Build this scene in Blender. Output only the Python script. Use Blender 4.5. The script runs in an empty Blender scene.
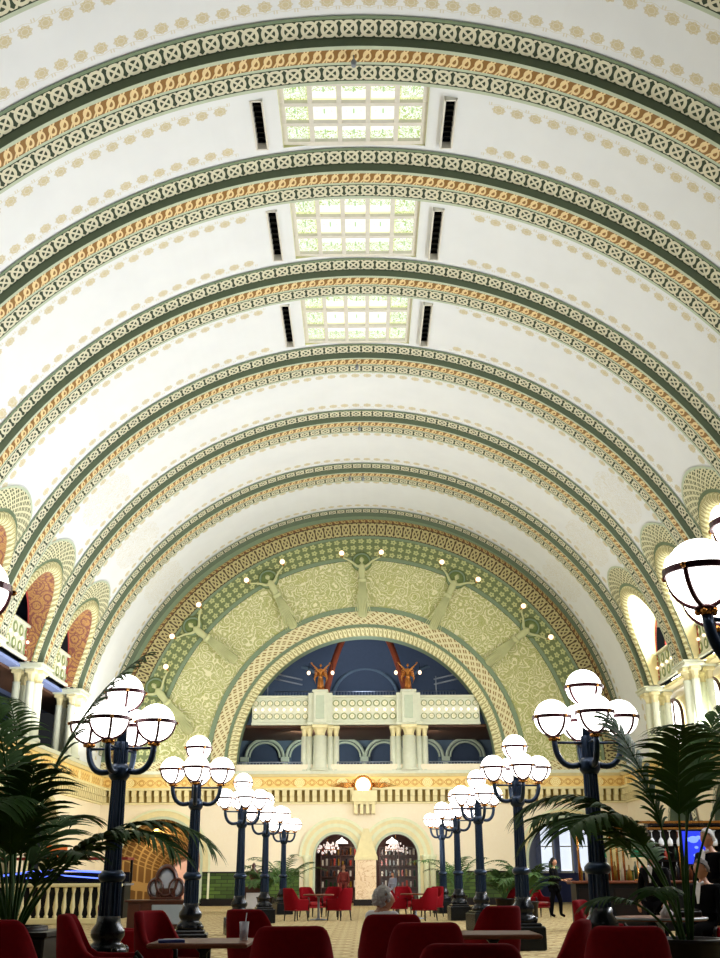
import bpy, math, random
from mathutils import Vector, Matrix
random.seed(7)
PI = math.pi
SC = bpy.context.scene
COL = SC.collection

# ------------------------------------------------------------------ camera
cam_data = bpy.data.cameras.new('camera')
cam = bpy.data.objects.new('camera', cam_data)
COL.objects.link(cam)
PITCH, YAW, ROLL = 0.3583, 0.0028, 0.0040
cam.rotation_mode = 'XYZ'
_fwd = Vector((-math.sin(YAW) * math.cos(PITCH), math.cos(YAW) * math.cos(PITCH), math.sin(PITCH)))
_right0 = Vector((math.cos(YAW), math.sin(YAW), 0))
_up0 = _right0.cross(_fwd)
_r = _right0 * math.cos(ROLL) - _up0 * math.sin(ROLL)
_u = _right0 * math.sin(ROLL) + _up0 * math.cos(ROLL)
M = Matrix((_r, _u, -_fwd)).transposed().to_4x4()
M.translation = Vector((0.037, 0.0, 1.25))
cam.matrix_world = M
cam_data.sensor_fit = 'VERTICAL'
cam_data.sensor_height = 24.0
cam_data.lens = 1060 * 24.0 / 958
cam_data.clip_end = 300
SC.camera = cam

# ------------------------------------------------------------------ world, exposure
w = bpy.data.worlds.new('world')
SC.world = w
w.use_nodes = True
w.node_tree.nodes['Background'].inputs[0].default_value = (0.88, 0.94, 1.0, 1)
w.node_tree.nodes['Background'].inputs[1].default_value = 0.02
SC.view_settings.view_transform = 'Standard'
SC.view_settings.look = 'None'
SC.view_settings.gamma = 1
SC.view_settings.use_curve_mapping = False
SC.view_settings.exposure = 0.0

# ------------------------------------------------------------------ lights of the hall, added fills
def area(name, loc, target, sx, sy, power, color=(1, .9, .75), spread=PI):
    d = bpy.data.lights.new(name, 'AREA')
    d.shape = 'RECTANGLE'; d.size = sx; d.size_y = sy
    d.energy = power; d.color = color; d.spread = spread
    o = bpy.data.objects.new(name, d)
    COL.objects.link(o)
    o.location = loc
    v = (Vector(target) - Vector(loc)).normalized()
    x = Vector((0, 1, 0)); x = (x - v * x.dot(v))
    if x.length < .1: x = Vector((1, 0, 0)); x = x - v * x.dot(v)
    x.normalize(); y = (-v).cross(x)
    o.matrix_world = Matrix.Translation(loc) @ Matrix((x, y, -v)).transposed().to_4x4()
    return o
# cove lights lying on the cornice ledges, thrown across at the opposite flank of the vault
area('cove_light', (-11.0, 37, 6.4), (6, 37, 16.5), 28, .5, 620, (.95, .97, 1))
area('cove_light', (11.0, 28, 6.6), (-12, 31, 8.6), 28, .5, 3000, (.92, .96, 1))
area('vault_wash', (-11.0, 28, 6.4), (-11.6, 28, 14), 40, .4, 1200, (.95, .97, 1))
# unseen area lights added to brighten the end and side walls
area('end_wall_fill', (1.5, 39, 4.2), (1.5, 51.6, 11.0), 8, 1.2, 420, (1, .95, .85))
area('end_wall_fill', (-3, 44, 3.7), (-4, 51.6, 3.2), 12, .6, 190, (1, .95, .9))
area('side_wall_fill', (-7.5, 44, 4.0), (-12.3, 44, 4.6), 12, .5, 130, (1, .85, .5))

# ------------------------------------------------------------------ node maths
def lin(h):
    if isinstance(h, (tuple, list)): return tuple(h) if len(h) == 4 else (*h, 1)
    h = h.lstrip('#'); c = [int(h[i:i + 2], 16) / 255 for i in (0, 2, 4)]
    return (*[(x / 12.92 if x <= .04045 else ((x + .055) / 1.055) ** 2.4) for x in c], 1)
class N:
    nt = None
    def __init__(s, k): s.k = k
    @staticmethod
    def op(o, *a):
        n = N.nt.nodes.new('ShaderNodeMath'); n.operation = o
        for i, x in enumerate(a):
            if isinstance(x, N): N.nt.links.new(x.k, n.inputs[i])
            else: n.inputs[i].default_value = x
        return N(n.outputs[0])
    def __add__(s, o): return N.op('ADD', s, o)
    __radd__ = __add__
    def __sub__(s, o): return N.op('SUBTRACT', s, o)
    def __rsub__(s, o): return N.op('SUBTRACT', o, s)
    def __mul__(s, o): return N.op('MULTIPLY', s, o)
    __rmul__ = __mul__
    def __truediv__(s, o): return N.op('DIVIDE', s, o)
    def lt(s, o): return N.op('LESS_THAN', s, o)
    def gt(s, o): return N.op('GREATER_THAN', s, o)
    def abs(s): return N.op('ABSOLUTE', s)
    def fr(s): return N.op('FRACT', s)
    def fl(s): return N.op('FLOOR', s)
    def sin(s): return N.op('SINE', s)
    def cos(s): return N.op('COSINE', s)
    def max(s, o): return N.op('MAXIMUM', s, o)
    def min(s, o): return N.op('MINIMUM', s, o)
    def clamp(s): return N.op('MINIMUM', N.op('MAXIMUM', s, 0.0), 1.0)
def hyp(a, b): return N.op('SQRT', a * a + b * b)
def atan2(a, b): return N.op('ARCTAN2', a, b)
def uvs():
    t = N.nt.nodes.new('ShaderNodeTexCoord'); s = N.nt.nodes.new('ShaderNodeSeparateXYZ')
    N.nt.links.new(t.outputs['UV'], s.inputs[0]); return N(s.outputs[0]), N(s.outputs[1])
def objco():
    t = N.nt.nodes.new('ShaderNodeTexCoord'); return t.outputs['Object']
def noise(scale, detail=3, vec=None, rough=.5, dist=0):
    n = N.nt.nodes.new('ShaderNodeTexNoise'); n.inputs['Scale'].default_value = scale
    n.inputs['Detail'].default_value = detail; n.inputs['Roughness'].default_value = rough
    n.inputs['Distortion'].default_value = dist
    N.nt.links.new(vec or objco(), n.inputs['Vector']); return N(n.outputs['Fac'])
def voro(scale, vec=None, feature='F1'):
    n = N.nt.nodes.new('ShaderNodeTexVoronoi'); n.inputs['Scale'].default_value = scale; n.feature = feature
    N.nt.links.new(vec or objco(), n.inputs['Vector']); return N(n.outputs['Distance'])
def mix(f, a, b):
    n = N.nt.nodes.new('ShaderNodeMix'); n.data_type = 'RGBA'
    if isinstance(f, N): N.nt.links.new(f.k, n.inputs[0])
    else: n.inputs[0].default_value = f
    for x, i in ((a, 6), (b, 7)):
        if isinstance(x, N): N.nt.links.new(x.k, n.inputs[i])
        else: n.inputs[i].default_value = lin(x)
    return N(n.outputs[2])
def bump(h, strength=.4, dist=.02):
    n = N.nt.nodes.new('ShaderNodeBump'); n.inputs['Strength'].default_value = strength; n.inputs['Distance'].default_value = dist
    N.nt.links.new(h.k, n.inputs['Height']); return n.outputs[0]
MATS = {}
def mat(name, color='#808080', rough=.6, metal=0, emit=None, estr=0, fn=None, spec=None, trans=0, sheen=0):
    if name in MATS: return MATS[name]
    m = bpy.data.materials.new(name); m.use_nodes = True
    b = m.node_tree.nodes['Principled BSDF']; N.nt = m.node_tree
    b.inputs['Base Color'].default_value = lin(color); b.inputs['Roughness'].default_value = rough
    b.inputs['Metallic'].default_value = metal
    if spec is not None: b.inputs['Specular IOR Level'].default_value = spec
    if trans: b.inputs['Transmission Weight'].default_value = trans
    if sheen: b.inputs['Sheen Weight'].default_value = sheen
    if emit is not None:
        b.inputs['Emission Color'].default_value = lin(emit); b.inputs['Emission Strength'].default_value = estr
    if fn:
        r = fn(b)
        if isinstance(r, N): m.node_tree.links.new(r.k, b.inputs['Base Color'])
    elif emit is None and not trans:      # slight natural variation of tone
        v = noise(6, 4)
        c = lin(color)
        m.node_tree.links.new(mix(v, tuple(x * .88 for x in c[:3]), tuple(min(1, x * 1.08) for x in c[:3])).k, b.inputs['Base Color'])
    MATS[name] = m; return m

CREAM, PALEGREEN, DKGREEN = '#e6e2cf', '#a9b795', '#3c4a2c'
def f_knot(period, asp, bg, fg):
    def fn(b):
        u, v = uvs()
        a = (u / period).fr() - .5; c = v - .5
        ring = ((hyp(a, c * .95) - .355).abs()).lt(.085)
        x = ((a - c).abs()).min((a + c).abs()).lt(.085) * hyp(a, c).lt(.66)
        m = ring.max(x)
        m = m * (c.abs()).lt(.44)
        nz = noise(9, 3)
        b.inputs['Normal'].links or N.nt.links.new(bump(m, .5, .03), b.inputs['Normal'])
        return mix(m, bg, mix(nz, fg, tuple(x * .86 for x in lin(fg)[:3])))
    return fn
def f_trellis(period, bg, fg, rows=2.0, line=.10):
    def fn(b):
        u, v = uvs()
        a = u / period; c = v * rows
        s = (a + c).fr() - .5; t = (a - c).fr() - .5
        l = (s.abs()).gt(.5 - line).max((t.abs()).gt(.5 - line))
        # little node where the laths cross, and gently curved laths
        w = ((a + c + (a * 2 * PI).sin() * .05).fr() - .5).abs().lt(line * .45)
        m = l.max(w)
        N.nt.links.new(bump(m, .5, .03), b.inputs['Normal'])
        return mix(m, bg, fg)
    return fn
def f_twist(period, bg, fg):
    def fn(b):
        u, v = uvs()
        a = (u / period).fr() - .5; c = v - .5
        s = ((hyp(a - .15, c * .8) - .26).abs()).lt(.08)
        t = ((a * 1.0 + c * .9).abs()).lt(.09)
        q = (((a + .5).fr() - .5 + c * .3).abs()).lt(.06)
        m = s.max(t).max(q)
        N.nt.links.new(bump(m, .5, .02), b.inputs['Normal'])
        return mix(m, bg, fg)
    return fn
def f_vault(sky):
    def fn(b):
        u, v = uvs()
        P = .44
        a = ((u / P).fr() - .5) * P; c = v - .33
        d = hyp(a, c); th = atan2(c, a)
        edge = .150 + (th * 8).cos() * .018
        fl = d.lt(edge)
        hole = (((th * 8).cos() * .5 + .5) * (d / .15)).gt(.62) * d.gt(.045)
        inner = ((d - .075).abs()).lt(.008)
        fl = fl * (1.0 - hole * .35) * (1.0 - inner * .5)
        # little buds between the flowers, near the rib
        a2 = (((u / P) + .5).fr() - .5) * P
        bud = ((a2.abs() - .03).abs()).lt(.014) * ((v - .15).abs()).lt(.05)
        stem = ((v - .17 - (u * (2 * PI / P)).cos() * .03).abs()).lt(.008)
        fl = fl.max(bud * .6).max(stem * .5)
        if sky: fl = fl * (u.abs()).gt(3.05)
        # pale rosette paintings on the flanks of the vault
        ua = (u.abs() - 10.6); va = v - 1.5
        dd = hyp(ua, va); vn = noise(2.6, 2, dist=1.2)
        ros = dd.lt(1.15) * (((vn * 9).fr() - .5).abs()).lt(.2) * .35
        if not sky: fl = fl.max(ros)
        n = noise(1.1, 4)
        base = mix(n, '#dbdee0', '#e5e8e9')
        return mix(fl * .9, base, '#c9bc93')
    return fn
def f_foliage(b):
    n = noise(.9, 2, dist=1.6)
    v = voro(2.1); sw = ((v * 3.4 + n * 5.5).fr() - .5).abs()
    n2 = noise(5.4, 3, dist=2.2)
    line = sw.lt(.15).max((((n2 * 7).fr() - .5).abs()).lt(.14))
    N.nt.links.new(bump(line, .6, .03), b.inputs['Normal'])
    return mix(line, mix(noise(.35, 2), '#98a254', '#b4b26c'), '#ddd8ae')
def f_flowertile(b):
    u, v = uvs()
    a = (u / .40).fr() - .5; c = (v * 3).fr() - .5
    d = hyp(a, c); th = atan2(c, a)
    fl = d.lt(.33 + (th * 5).cos() * .07)
    dot = d.lt(.09)
    return mix(fl * (1.0 - dot), '#69744a', '#b0b37a')
def f_frieze(b):
    u, v = uvs()
    a = (u / 2.0).fr() - .5; c = v - .5
    A = a * 2.0; C = c * .6
    d = hyp(A, C); th = atan2(C, A)
    med = d.lt(.24 + (th * 12).cos() * .02)
    medin = (((d * 14).fr() - .5).abs()).lt(.2)
    w1 = ((C - (A * 8).sin() * .16).abs()).lt(.022); w2 = ((C + (A * 8).sin() * .16).abs()).lt(.022)
    q = ((hyp(((A * 2.55).fr() - .5) / 2.55, C) - .1).abs()).lt(.02)
    scroll = w1.max(w2).max(q)
    bs = mix(noise(3, 3), '#e8c674', '#f0d68e')
    r = mix(scroll, bs, '#c4903e')
    return mix(med, r, mix(medin, '#f6e7ae', '#e0c070'))
def f_stencil(b):
    n = noise(2.2, 2, dist=1.5); v = voro(2.2)
    m = (((v * 3.5).fr() - .5).abs()).lt(.16).max((((n * 8).fr() - .5).abs()).lt(.12))
    return mix(m, '#b98b50', '#8a5648')
def f_plaster(b):
    n = noise(.8, 4); n2 = noise(9, 3, dist=1)
    return mix(n2 * .35, mix(n, '#ece0c6', '#f3ead6'), '#dfc99a')
def f_dado(b):
    u = noise(1, 1)
    t = N.nt.nodes.new('ShaderNodeTexBrick'); t.inputs['Color1'].default_value = lin('#2c4212'); t.inputs['Color2'].default_value = lin('#4f6a26')
    t.inputs['Mortar'].default_value = lin('#1c2410'); t.inputs['Scale'].default_value = 1.0
    t.inputs['Brick Width'].default_value = .55; t.inputs['Row Height'].default_value = .16; t.inputs['Mortar Size'].default_value = .015
    tc = N.nt.nodes.new('ShaderNodeTexCoord'); N.nt.links.new(tc.outputs['UV'], t.inputs['Vector'])
    return N(t.outputs['Color'])
def f_carpet(b):
    tc = N.nt.nodes.new('ShaderNodeTexCoord'); s = N.nt.nodes.new('ShaderNodeSeparateXYZ')
    N.nt.links.new(tc.outputs['Object'], s.inputs[0]); x, y = N(s.outputs[0]), N(s.outputs[1])
    a = (x / .9).fr() - .5; c = (y / .9).fr() - .5
    d = hyp(a, c)
    m = (((d * 5).fr() - .5).abs()).lt(.15).max(((a.abs() + c.abs()) - .5).abs().lt(.05))
    n = noise(20, 3)
    return mix(m, mix(n, '#b3a172', '#c7b78a'), '#8d7448')
def f_marble(b):
    n = noise(1.6, 6, dist=2.0)
    m = (((n * 5).fr() - .5).abs()).lt(.08)
    return mix(m, mix(n, '#d9b98e', '#efdcbc'), '#cba780')
def f_wood(b):
    tc = objco(); n = noise(5, 4, dist=.6)
    return mix(n, '#33160e', '#512417')
def f_velvet(b):
    n = noise(30, 3)
    return mix(n, '#66030e', '#7c0612')
def f_stained(b):
    u, v = uvs()        # u,v metres from the pane's own corner normalised 0..1 over the whole skylight
    e = (((u - .5).abs()) * 2).max(((v - .5).abs()) * 2)
    n = noise(4.5, 2, dist=1.0); g = (((n * 9).fr() - .5).abs()).lt(.20) * e.gt(.62)
    pu = (u * 5).fr(); pv = (v * 3).fr()
    rim = (pv.lt(.20)).max(pv.gt(.88)).max(pu.lt(.09)).max(pu.gt(.91))
    g2 = (((pu - .5).abs()).lt(.03) * (((pv - .5).abs()).lt(.12))).max(((hyp(pu - .25, pv - .5)).lt(.05)).max(hyp(pu - .75, pv - .5).lt(.05)) * .4)
    c = mix(rim * .75, (1, 1, .96), (.93, .92, .42))
    c = mix(g * .9, c, (.40, .56, .08))
    c = mix(g2 * .8, c, (.35, .6, .2))
    N.nt.links.new(c.k, b.inputs['Emission Color'])
knot = mat('knotwork', rough=.8, fn=f_knot(.43, 1, '#2c3a24', '#d9d5ba'))
lattice = mat('lattice_knotwork', rough=.8, fn=f_trellis(.30, '#4b5534', '#d6d2ae', rows=3.0, line=.17))
trellis = mat('trellis_band', rough=.8, fn=f_trellis(.44, '#8a6f3a', '#d8cfa2', rows=2.0, line=.20))
trellis_dark = mat('trellis_band_outer', rough=.8, fn=f_knot(.45, 1, '#4a3a22', '#b7ab77'))
gold_twist = mat('gold_twist', rough=.5, fn=f_twist(.28, '#8a622a', '#e4cc98'))
brown_dash = mat('brown_dash', rough=.6, fn=f_twist(.34, '#6b4620', '#a8945a'))
rope = mat('rope_moulding', rough=.7, fn=f_twist(.22, '#a39a68', '#dcd6a8'))
green = mat('green_paint', '#75876a', .8)
greend = mat('green_face_paint', '#5f6c56', .85)
greenp = mat('pale_green_paint', '#b9c4ac', .75)
def f_medal(b):
    sp = N.nt.nodes.new('ShaderNodeSeparateXYZ'); N.nt.links.new(objco(), sp.inputs[0]); d = hyp(N(sp.outputs[0]), N(sp.outputs[2]))
    return mix(d.gt(.112), mix(d.lt(.05), '#efe9cc', '#e2dcb4'), '#8d9a68')
medal = mat('medallion_paint', rough=.7, fn=f_medal)
palesage = mat('pale_sage_paint', '#dde0bd', .6)
sage = mat('sage_cream_paint', '#d3d6bf', .6)
vault_m = mat('painted_plaster_vault', rough=.9, fn=f_vault(False))
vault_s = mat('painted_plaster_vault_plain', rough=.9, fn=f_vault(True))
whitep = mat('white_frame_paint', '#ddd9cd', .6)
foliage = mat('foliage_relief', rough=.85, fn=f_foliage)
tiles = mat('flower_tile', rough=.8, fn=f_flowertile)
frieze_m = mat('gold_frieze', rough=.6, fn=f_frieze)
creamy = mat('cream_moulding', '#e2d6a4', .6)
stencil = mat('orange_stencil', rough=.8, fn=f_stencil)
redline = mat('red_edge_paint', '#a33a34', .7)
plaster = mat('cream_plaster', rough=.85, fn=f_plaster)
dado_m = mat('green_glazed_brick', rough=.45, spec=.25, fn=f_dado)
carpet = mat('beige_carpet', rough=.95, fn=f_carpet)
marble = mat('veined_marble', rough=.35, fn=f_marble)
wood = mat('dark_red_wood', rough=.35, fn=f_wood)
velvet = mat('red_velvet', rough=.95, fn=f_velvet, spec=.12)
redleather = mat('red_leather', '#7c0812', .35, spec=.3)
darkwood = mat('black_wood', '#120a08', .45, spec=.2)
tablewood = mat('table_top_wood', '#6a3a26', .5, spec=.25)
black = mat('black_paint', '#08090b', .5, spec=.2)
iron = mat('dark_blue_iron', '#1a2b42', .3, .6)
darkiron = mat('black_iron', '#0e1218', .25, .5)
cage_m = mat('bloom_tinted_iron', '#40141f', .35, .5)  # reddish bloom around the globes is put into the iron's colour
brass = mat('brass', '#c58a4a', .25, 1.0)
bronze = mat('gold_bronze', '#b8783a', .35, .8)
bluegrey = mat('blue_grey_plaster', '#556878', .85)
darkblue = mat('dark_blue_plaster', '#37455a', .85)
soffit_blue = mat('blue_soffit', '#8494c4', .7)
brownwood = mat('brown_ceiling_wood', '#5a3a24', .6)
steel = mat('steel_rail', '#8b93a0', .4, .6)
glass_m = mat('stained_glass', '#303030', rough=.3, fn=f_stained, emit=(1, 1, 1), estr=1.1)
windowlight = mat('bright_window_glass', '#ffffff', .3, emit=(1, .99, .95), estr=3.2)
bluewindow = mat('cool_window_glass', '#9db8e8', .3, emit=(.42, .58, 1), estr=.95)
globe_m = mat('opal_globe_glass', '#ffffff', .2, emit=(1, .96, .9), estr=4.5)
bulb_m = mat('glowing_bulb', '#ffffff', .2, emit=(1, .62, .34), estr=1.7)
pinkbulb = mat('glowing_rosy_bulb', '#ffffff', .2, emit=(1, .62, .42), estr=2.0)
leaf = mat('palm_leaf', '#3d5a2c', .6, spec=.25)
leaf_dark = mat('dark_palm_leaf', '#2c4a1c', .65, spec=.12)
stem_m = mat('palm_stem', '#3a4426', .6)
soil = mat('soil', '#1d130c', .95)
skin = mat('skin', '#c08a6c', .55)
suit = mat('black_cloth', '#08080c', .9, spec=.08)
shirt = mat('white_cloth', '#e6e4ea', .8)
greyhair = mat('silver_hair', '#cdc9c8', .7)
darkhair = mat('dark_hair', '#140e0c', .6)
blueglow = mat('blue_neon_tube', '#4060ff', .3, emit=(.12, .2, 1), estr=2.2)
screen_blue = mat('blue_screen', '#101a60', .2, emit=(.03, .06, .9), estr=1.0)
glass_clear = mat('clear_glass', '#eef2ff', .08, trans=.01)
glass_clear.node_tree.nodes['Principled BSDF'].inputs['Alpha'].default_value = .35

# ------------------------------------------------------------------ mesh helpers
class MB:
    def __init__(s): s.v = []; s.f = []; s.uv = []; s.sm = []
    def add(s, vs, fs, uvs_=None, smooth=False):
        o = len(s.v); s.v += [tuple(x) for x in vs]
        for i, f in enumerate(fs):
            s.f.append([o + k for k in f]); s.sm.append(smooth)
            s.uv.append(uvs_[i] if uvs_ else [(0, 0)] * len(f))
        return s
    def box(s, c, d, rz=0, taper=1.0, bev=0):
        x, y, z = d[0] / 2, d[1] / 2, d[2] / 2
        b = min(bev, x, y, z) if bev else 0
        if not b:
            pts = [(-x, -y, -z), (x, -y, -z), (x, y, -z), (-x, y, -z)] + [(a * taper, q * taper, z) for a, q in ((-x, -y), (x, -y), (x, y), (-x, y))]
            fs = [(3, 2, 1, 0), (4, 5, 6, 7), (0, 1, 5, 4), (1, 2, 6, 5), (2, 3, 7, 6), (3, 0, 4, 7)]
        else:
            pts = []
            for zz, k in ((-z, b), (-z + b, 0), (z - b, 0), (z, b)):
                X, Y = x - k, y - k
                t = 1 if zz < 0 else taper
                pts += [(p * t, q * t, zz) for p, q in ((-X + b, -Y), (X - b, -Y), (X, -Y + b), (X, Y - b), (X - b, Y), (-X + b, Y), (-X, Y - b), (-X, -Y + b))]
            fs = [tuple(range(7, -1, -1)), tuple(range(24, 32))]
            for l in range(3):
                for i in range(8): j = (i + 1) % 8; fs.append((l * 8 + i, l * 8 + j, l * 8 + 8 + j, l * 8 + 8 + i))
        cr, sr = math.cos(rz), math.sin(rz)
        P = [(c[0] + cr * p[0] - sr * p[1], c[1] + sr * p[0] + cr * p[1], c[2] + p[2]) for p in pts]
        def uvq(f):
            return [(P[i][0] + P[i][1], P[i][2]) for i in f]
        return s.add(P, fs, [uvq(f) for f in fs])
    def grid(s, rows, uv=None, smooth=True, close=False, flip=False):
        n = len(rows[0]); vs = [p for r in rows for p in r]; fs = []; us = []
        for i in range(len(rows) - 1):
            for j in range(n if close else n - 1):
                k = (j + 1) % n
                q = (i * n + j, i * n + k, (i + 1) * n + k, (i + 1) * n + j)
                if flip: q = q[::-1]
                fs.append(q)
                if uv: us.append([uv[t // n][t % n] for t in q])
        return s.add(vs, fs, us or None, smooth)
    def lathe(s, prof, c=(0, 0, 0), n=20, flute=0, fn=None):
        rows = []
        for r, z in prof:
            rows.append([(c[0] + r * (1 - (flute * (k % 2))) * math.cos(2 * PI * k / n), c[1] + r * (1 - (flute * (k % 2))) * math.sin(2 * PI * k / n), c[2] + z) for k in range(n)])
        s.grid(rows, close=True, smooth=not flute)
        o = len(s.v) - n; s.f.append(list(range(o, o + n))); s.uv.append([(0, 0)] * n); s.sm.append(False)
        o = len(s.v) - n * len(rows); s.f.append(list(range(o + n - 1, o - 1, -1))); s.uv.append([(0, 0)] * n); s.sm.append(False)
        return s
    def ball(s, c, r, n=16, m=10, sc=(1, 1, 1)):
        rows = []
        for i in range(m + 1):
            t = -PI / 2 + PI * i / m
            rows.append([(c[0] + sc[0] * r * math.cos(t) * math.cos(2 * PI * k / n), c[1] + sc[1] * r * math.cos(t) * math.sin(2 * PI * k / n), c[2] + sc[2] * r * math.sin(t)) for k in range(n)])
        return s.grid(rows, close=True)
    def tube(s, pts, r, n=8, close=False, cap=True):
        pts = [Vector(p) for p in pts]; rows = []; L = len(pts)
        rr = r if isinstance(r, (list, tuple)) else [r] * L
        up = None
        for i, p in enumerate(pts):
            a = pts[(i - 1) % L] if (close or i > 0) else p
            b = pts[(i + 1) % L] if (close or i < L - 1) else p
            t = (b - a).normalized()
            if up is None:
                up = Vector((0, 0, 1)) if abs(t.z) < .9 else Vector((1, 0, 0))
            x = t.cross(up).normalized(); y = x.cross(t).normalized(); up = y
            rows.append([tuple(p + (x * math.cos(2 * PI * k / n) + y * math.sin(2 * PI * k / n)) * rr[i]) for k in range(n)])
        if close: rows.append(rows[0])
        s.grid(rows, close=True)
        if cap and not close:
            o = len(s.v) - n; s.f.append(list(range(o, o + n))); s.uv.append([(0, 0)] * n); s.sm.append(False)
            o = len(s.v) - n * len(rows); s.f.append(list(range(o + n - 1, o - 1, -1))); s.uv.append([(0, 0)] * n); s.sm.append(False)
        return s
    def build(s, name, m, parent=None, loc=None, rz=None):
        me = bpy.data.meshes.new(name); me.from_pydata(s.v, [], s.f)
        u = me.uv_layers.new(name='UVMap'); k = 0
        fl = []
        for q in s.uv:
            for a in q: fl += [a[0], a[1]]
        u.data.foreach_set('uv', fl)
        me.polygons.foreach_set('use_smooth', s.sm)
        me.materials.append(m); me.update()
        o = bpy.data.objects.new(name, me); COL.objects.link(o)
        if parent: o.parent = parent
        if loc: o.location = loc
        if rz is not None: o.rotation_euler.z = rz
        return o
def tag(o, label=None, cat=None, group=None, kind=None):
    if label: o['label'] = label
    if cat: o['category'] = cat
    if group: o['group'] = group
    if kind: o['kind'] = kind
    return o
def empty(name, loc=(0, 0, 0), rz=0, label=None, cat=None, group=None, kind=None):
    o = bpy.data.objects.new(name, None); COL.objects.link(o); o.location = loc; o.rotation_euler.z = rz
    o.empty_display_size = .1
    return tag(o, label, cat, group, kind)
def copy_tree(o, parent=None):
    c = o.copy(); COL.objects.link(c)
    if parent: c.parent = parent
    for ch in list(o.children): copy_tree(ch, c)
    return c

# ================================================================== THE VAULT
ZC, RV, RS = 6.34, 12.42, 12.20          # spring height, vault radius, rib soffit radius
RIB = [10.4, 14.6, 18.70, 23.16, 28.34, 33.86, 39.47, 45.3, 51.62]
PMIN = math.asin((8.7 - ZC) / RV)
def P(phi, r, y): return (-r * math.cos(phi), y, ZC + r * math.sin(phi))
def band(mb, y0, r0, y1, r1, p0, p1, n=96, vm=1.0):
    rows = [[P(p0 + (p1 - p0) * k / n, r0, y0) for k in range(n + 1)], [P(p0 + (p1 - p0) * k / n, r1, y1) for k in range(n + 1)]]
    uv = [[((p0 + (p1 - p0) * k / n - PI / 2) * 12.2, v) for k in range(n + 1)] for v in (0, vm)]
    mb.grid(rows, uv, smooth=True)
for i, d in enumerate(RIB):
    last = i == len(RIB) - 1
    p0 = PMIN if not last else 0.02
    if i == 0: p0 = PMIN
    t = empty('trim_%d' % (i + 1), (0, 0, 0)); tag(t, kind='structure')
    def bb(name, y0, r0, y1, r1, m):
        mb = MB(); band(mb, y0, r0, y1, r1, p0, PI - p0); return mb.build(name, m, t)
    bb('edge_line', d - .70, RV - .035, d - .62, RV - .045, green)
    bb('knot_band', d - .62, RV - .035, d - .04, RV - .035, knot)
    bb('green_face', d - .04, RV - .035, d, RS, greend)
    bb('soffit_line', d, RS, d + .11, RS, greenp)
    if last:
        bb('brown_band', d + .11, RS, d + .15, 11.98, brown_dash)
    else:
        bb('gold_band', d + .11, RS, d + .50, RS, gold_twist)
        bb('soffit_line', d + .50, RS, d + .58, RS, greenp)
        bb('knot_band', d + .58, RS, d + 1.10, RS, knot)
        bb('edge_line', d + 1.10, RS, d + 1.20, RS, greenp)
        bb('back_face', d + 1.20, RS, d + 1.20, RV + .02, greenp)

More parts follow.
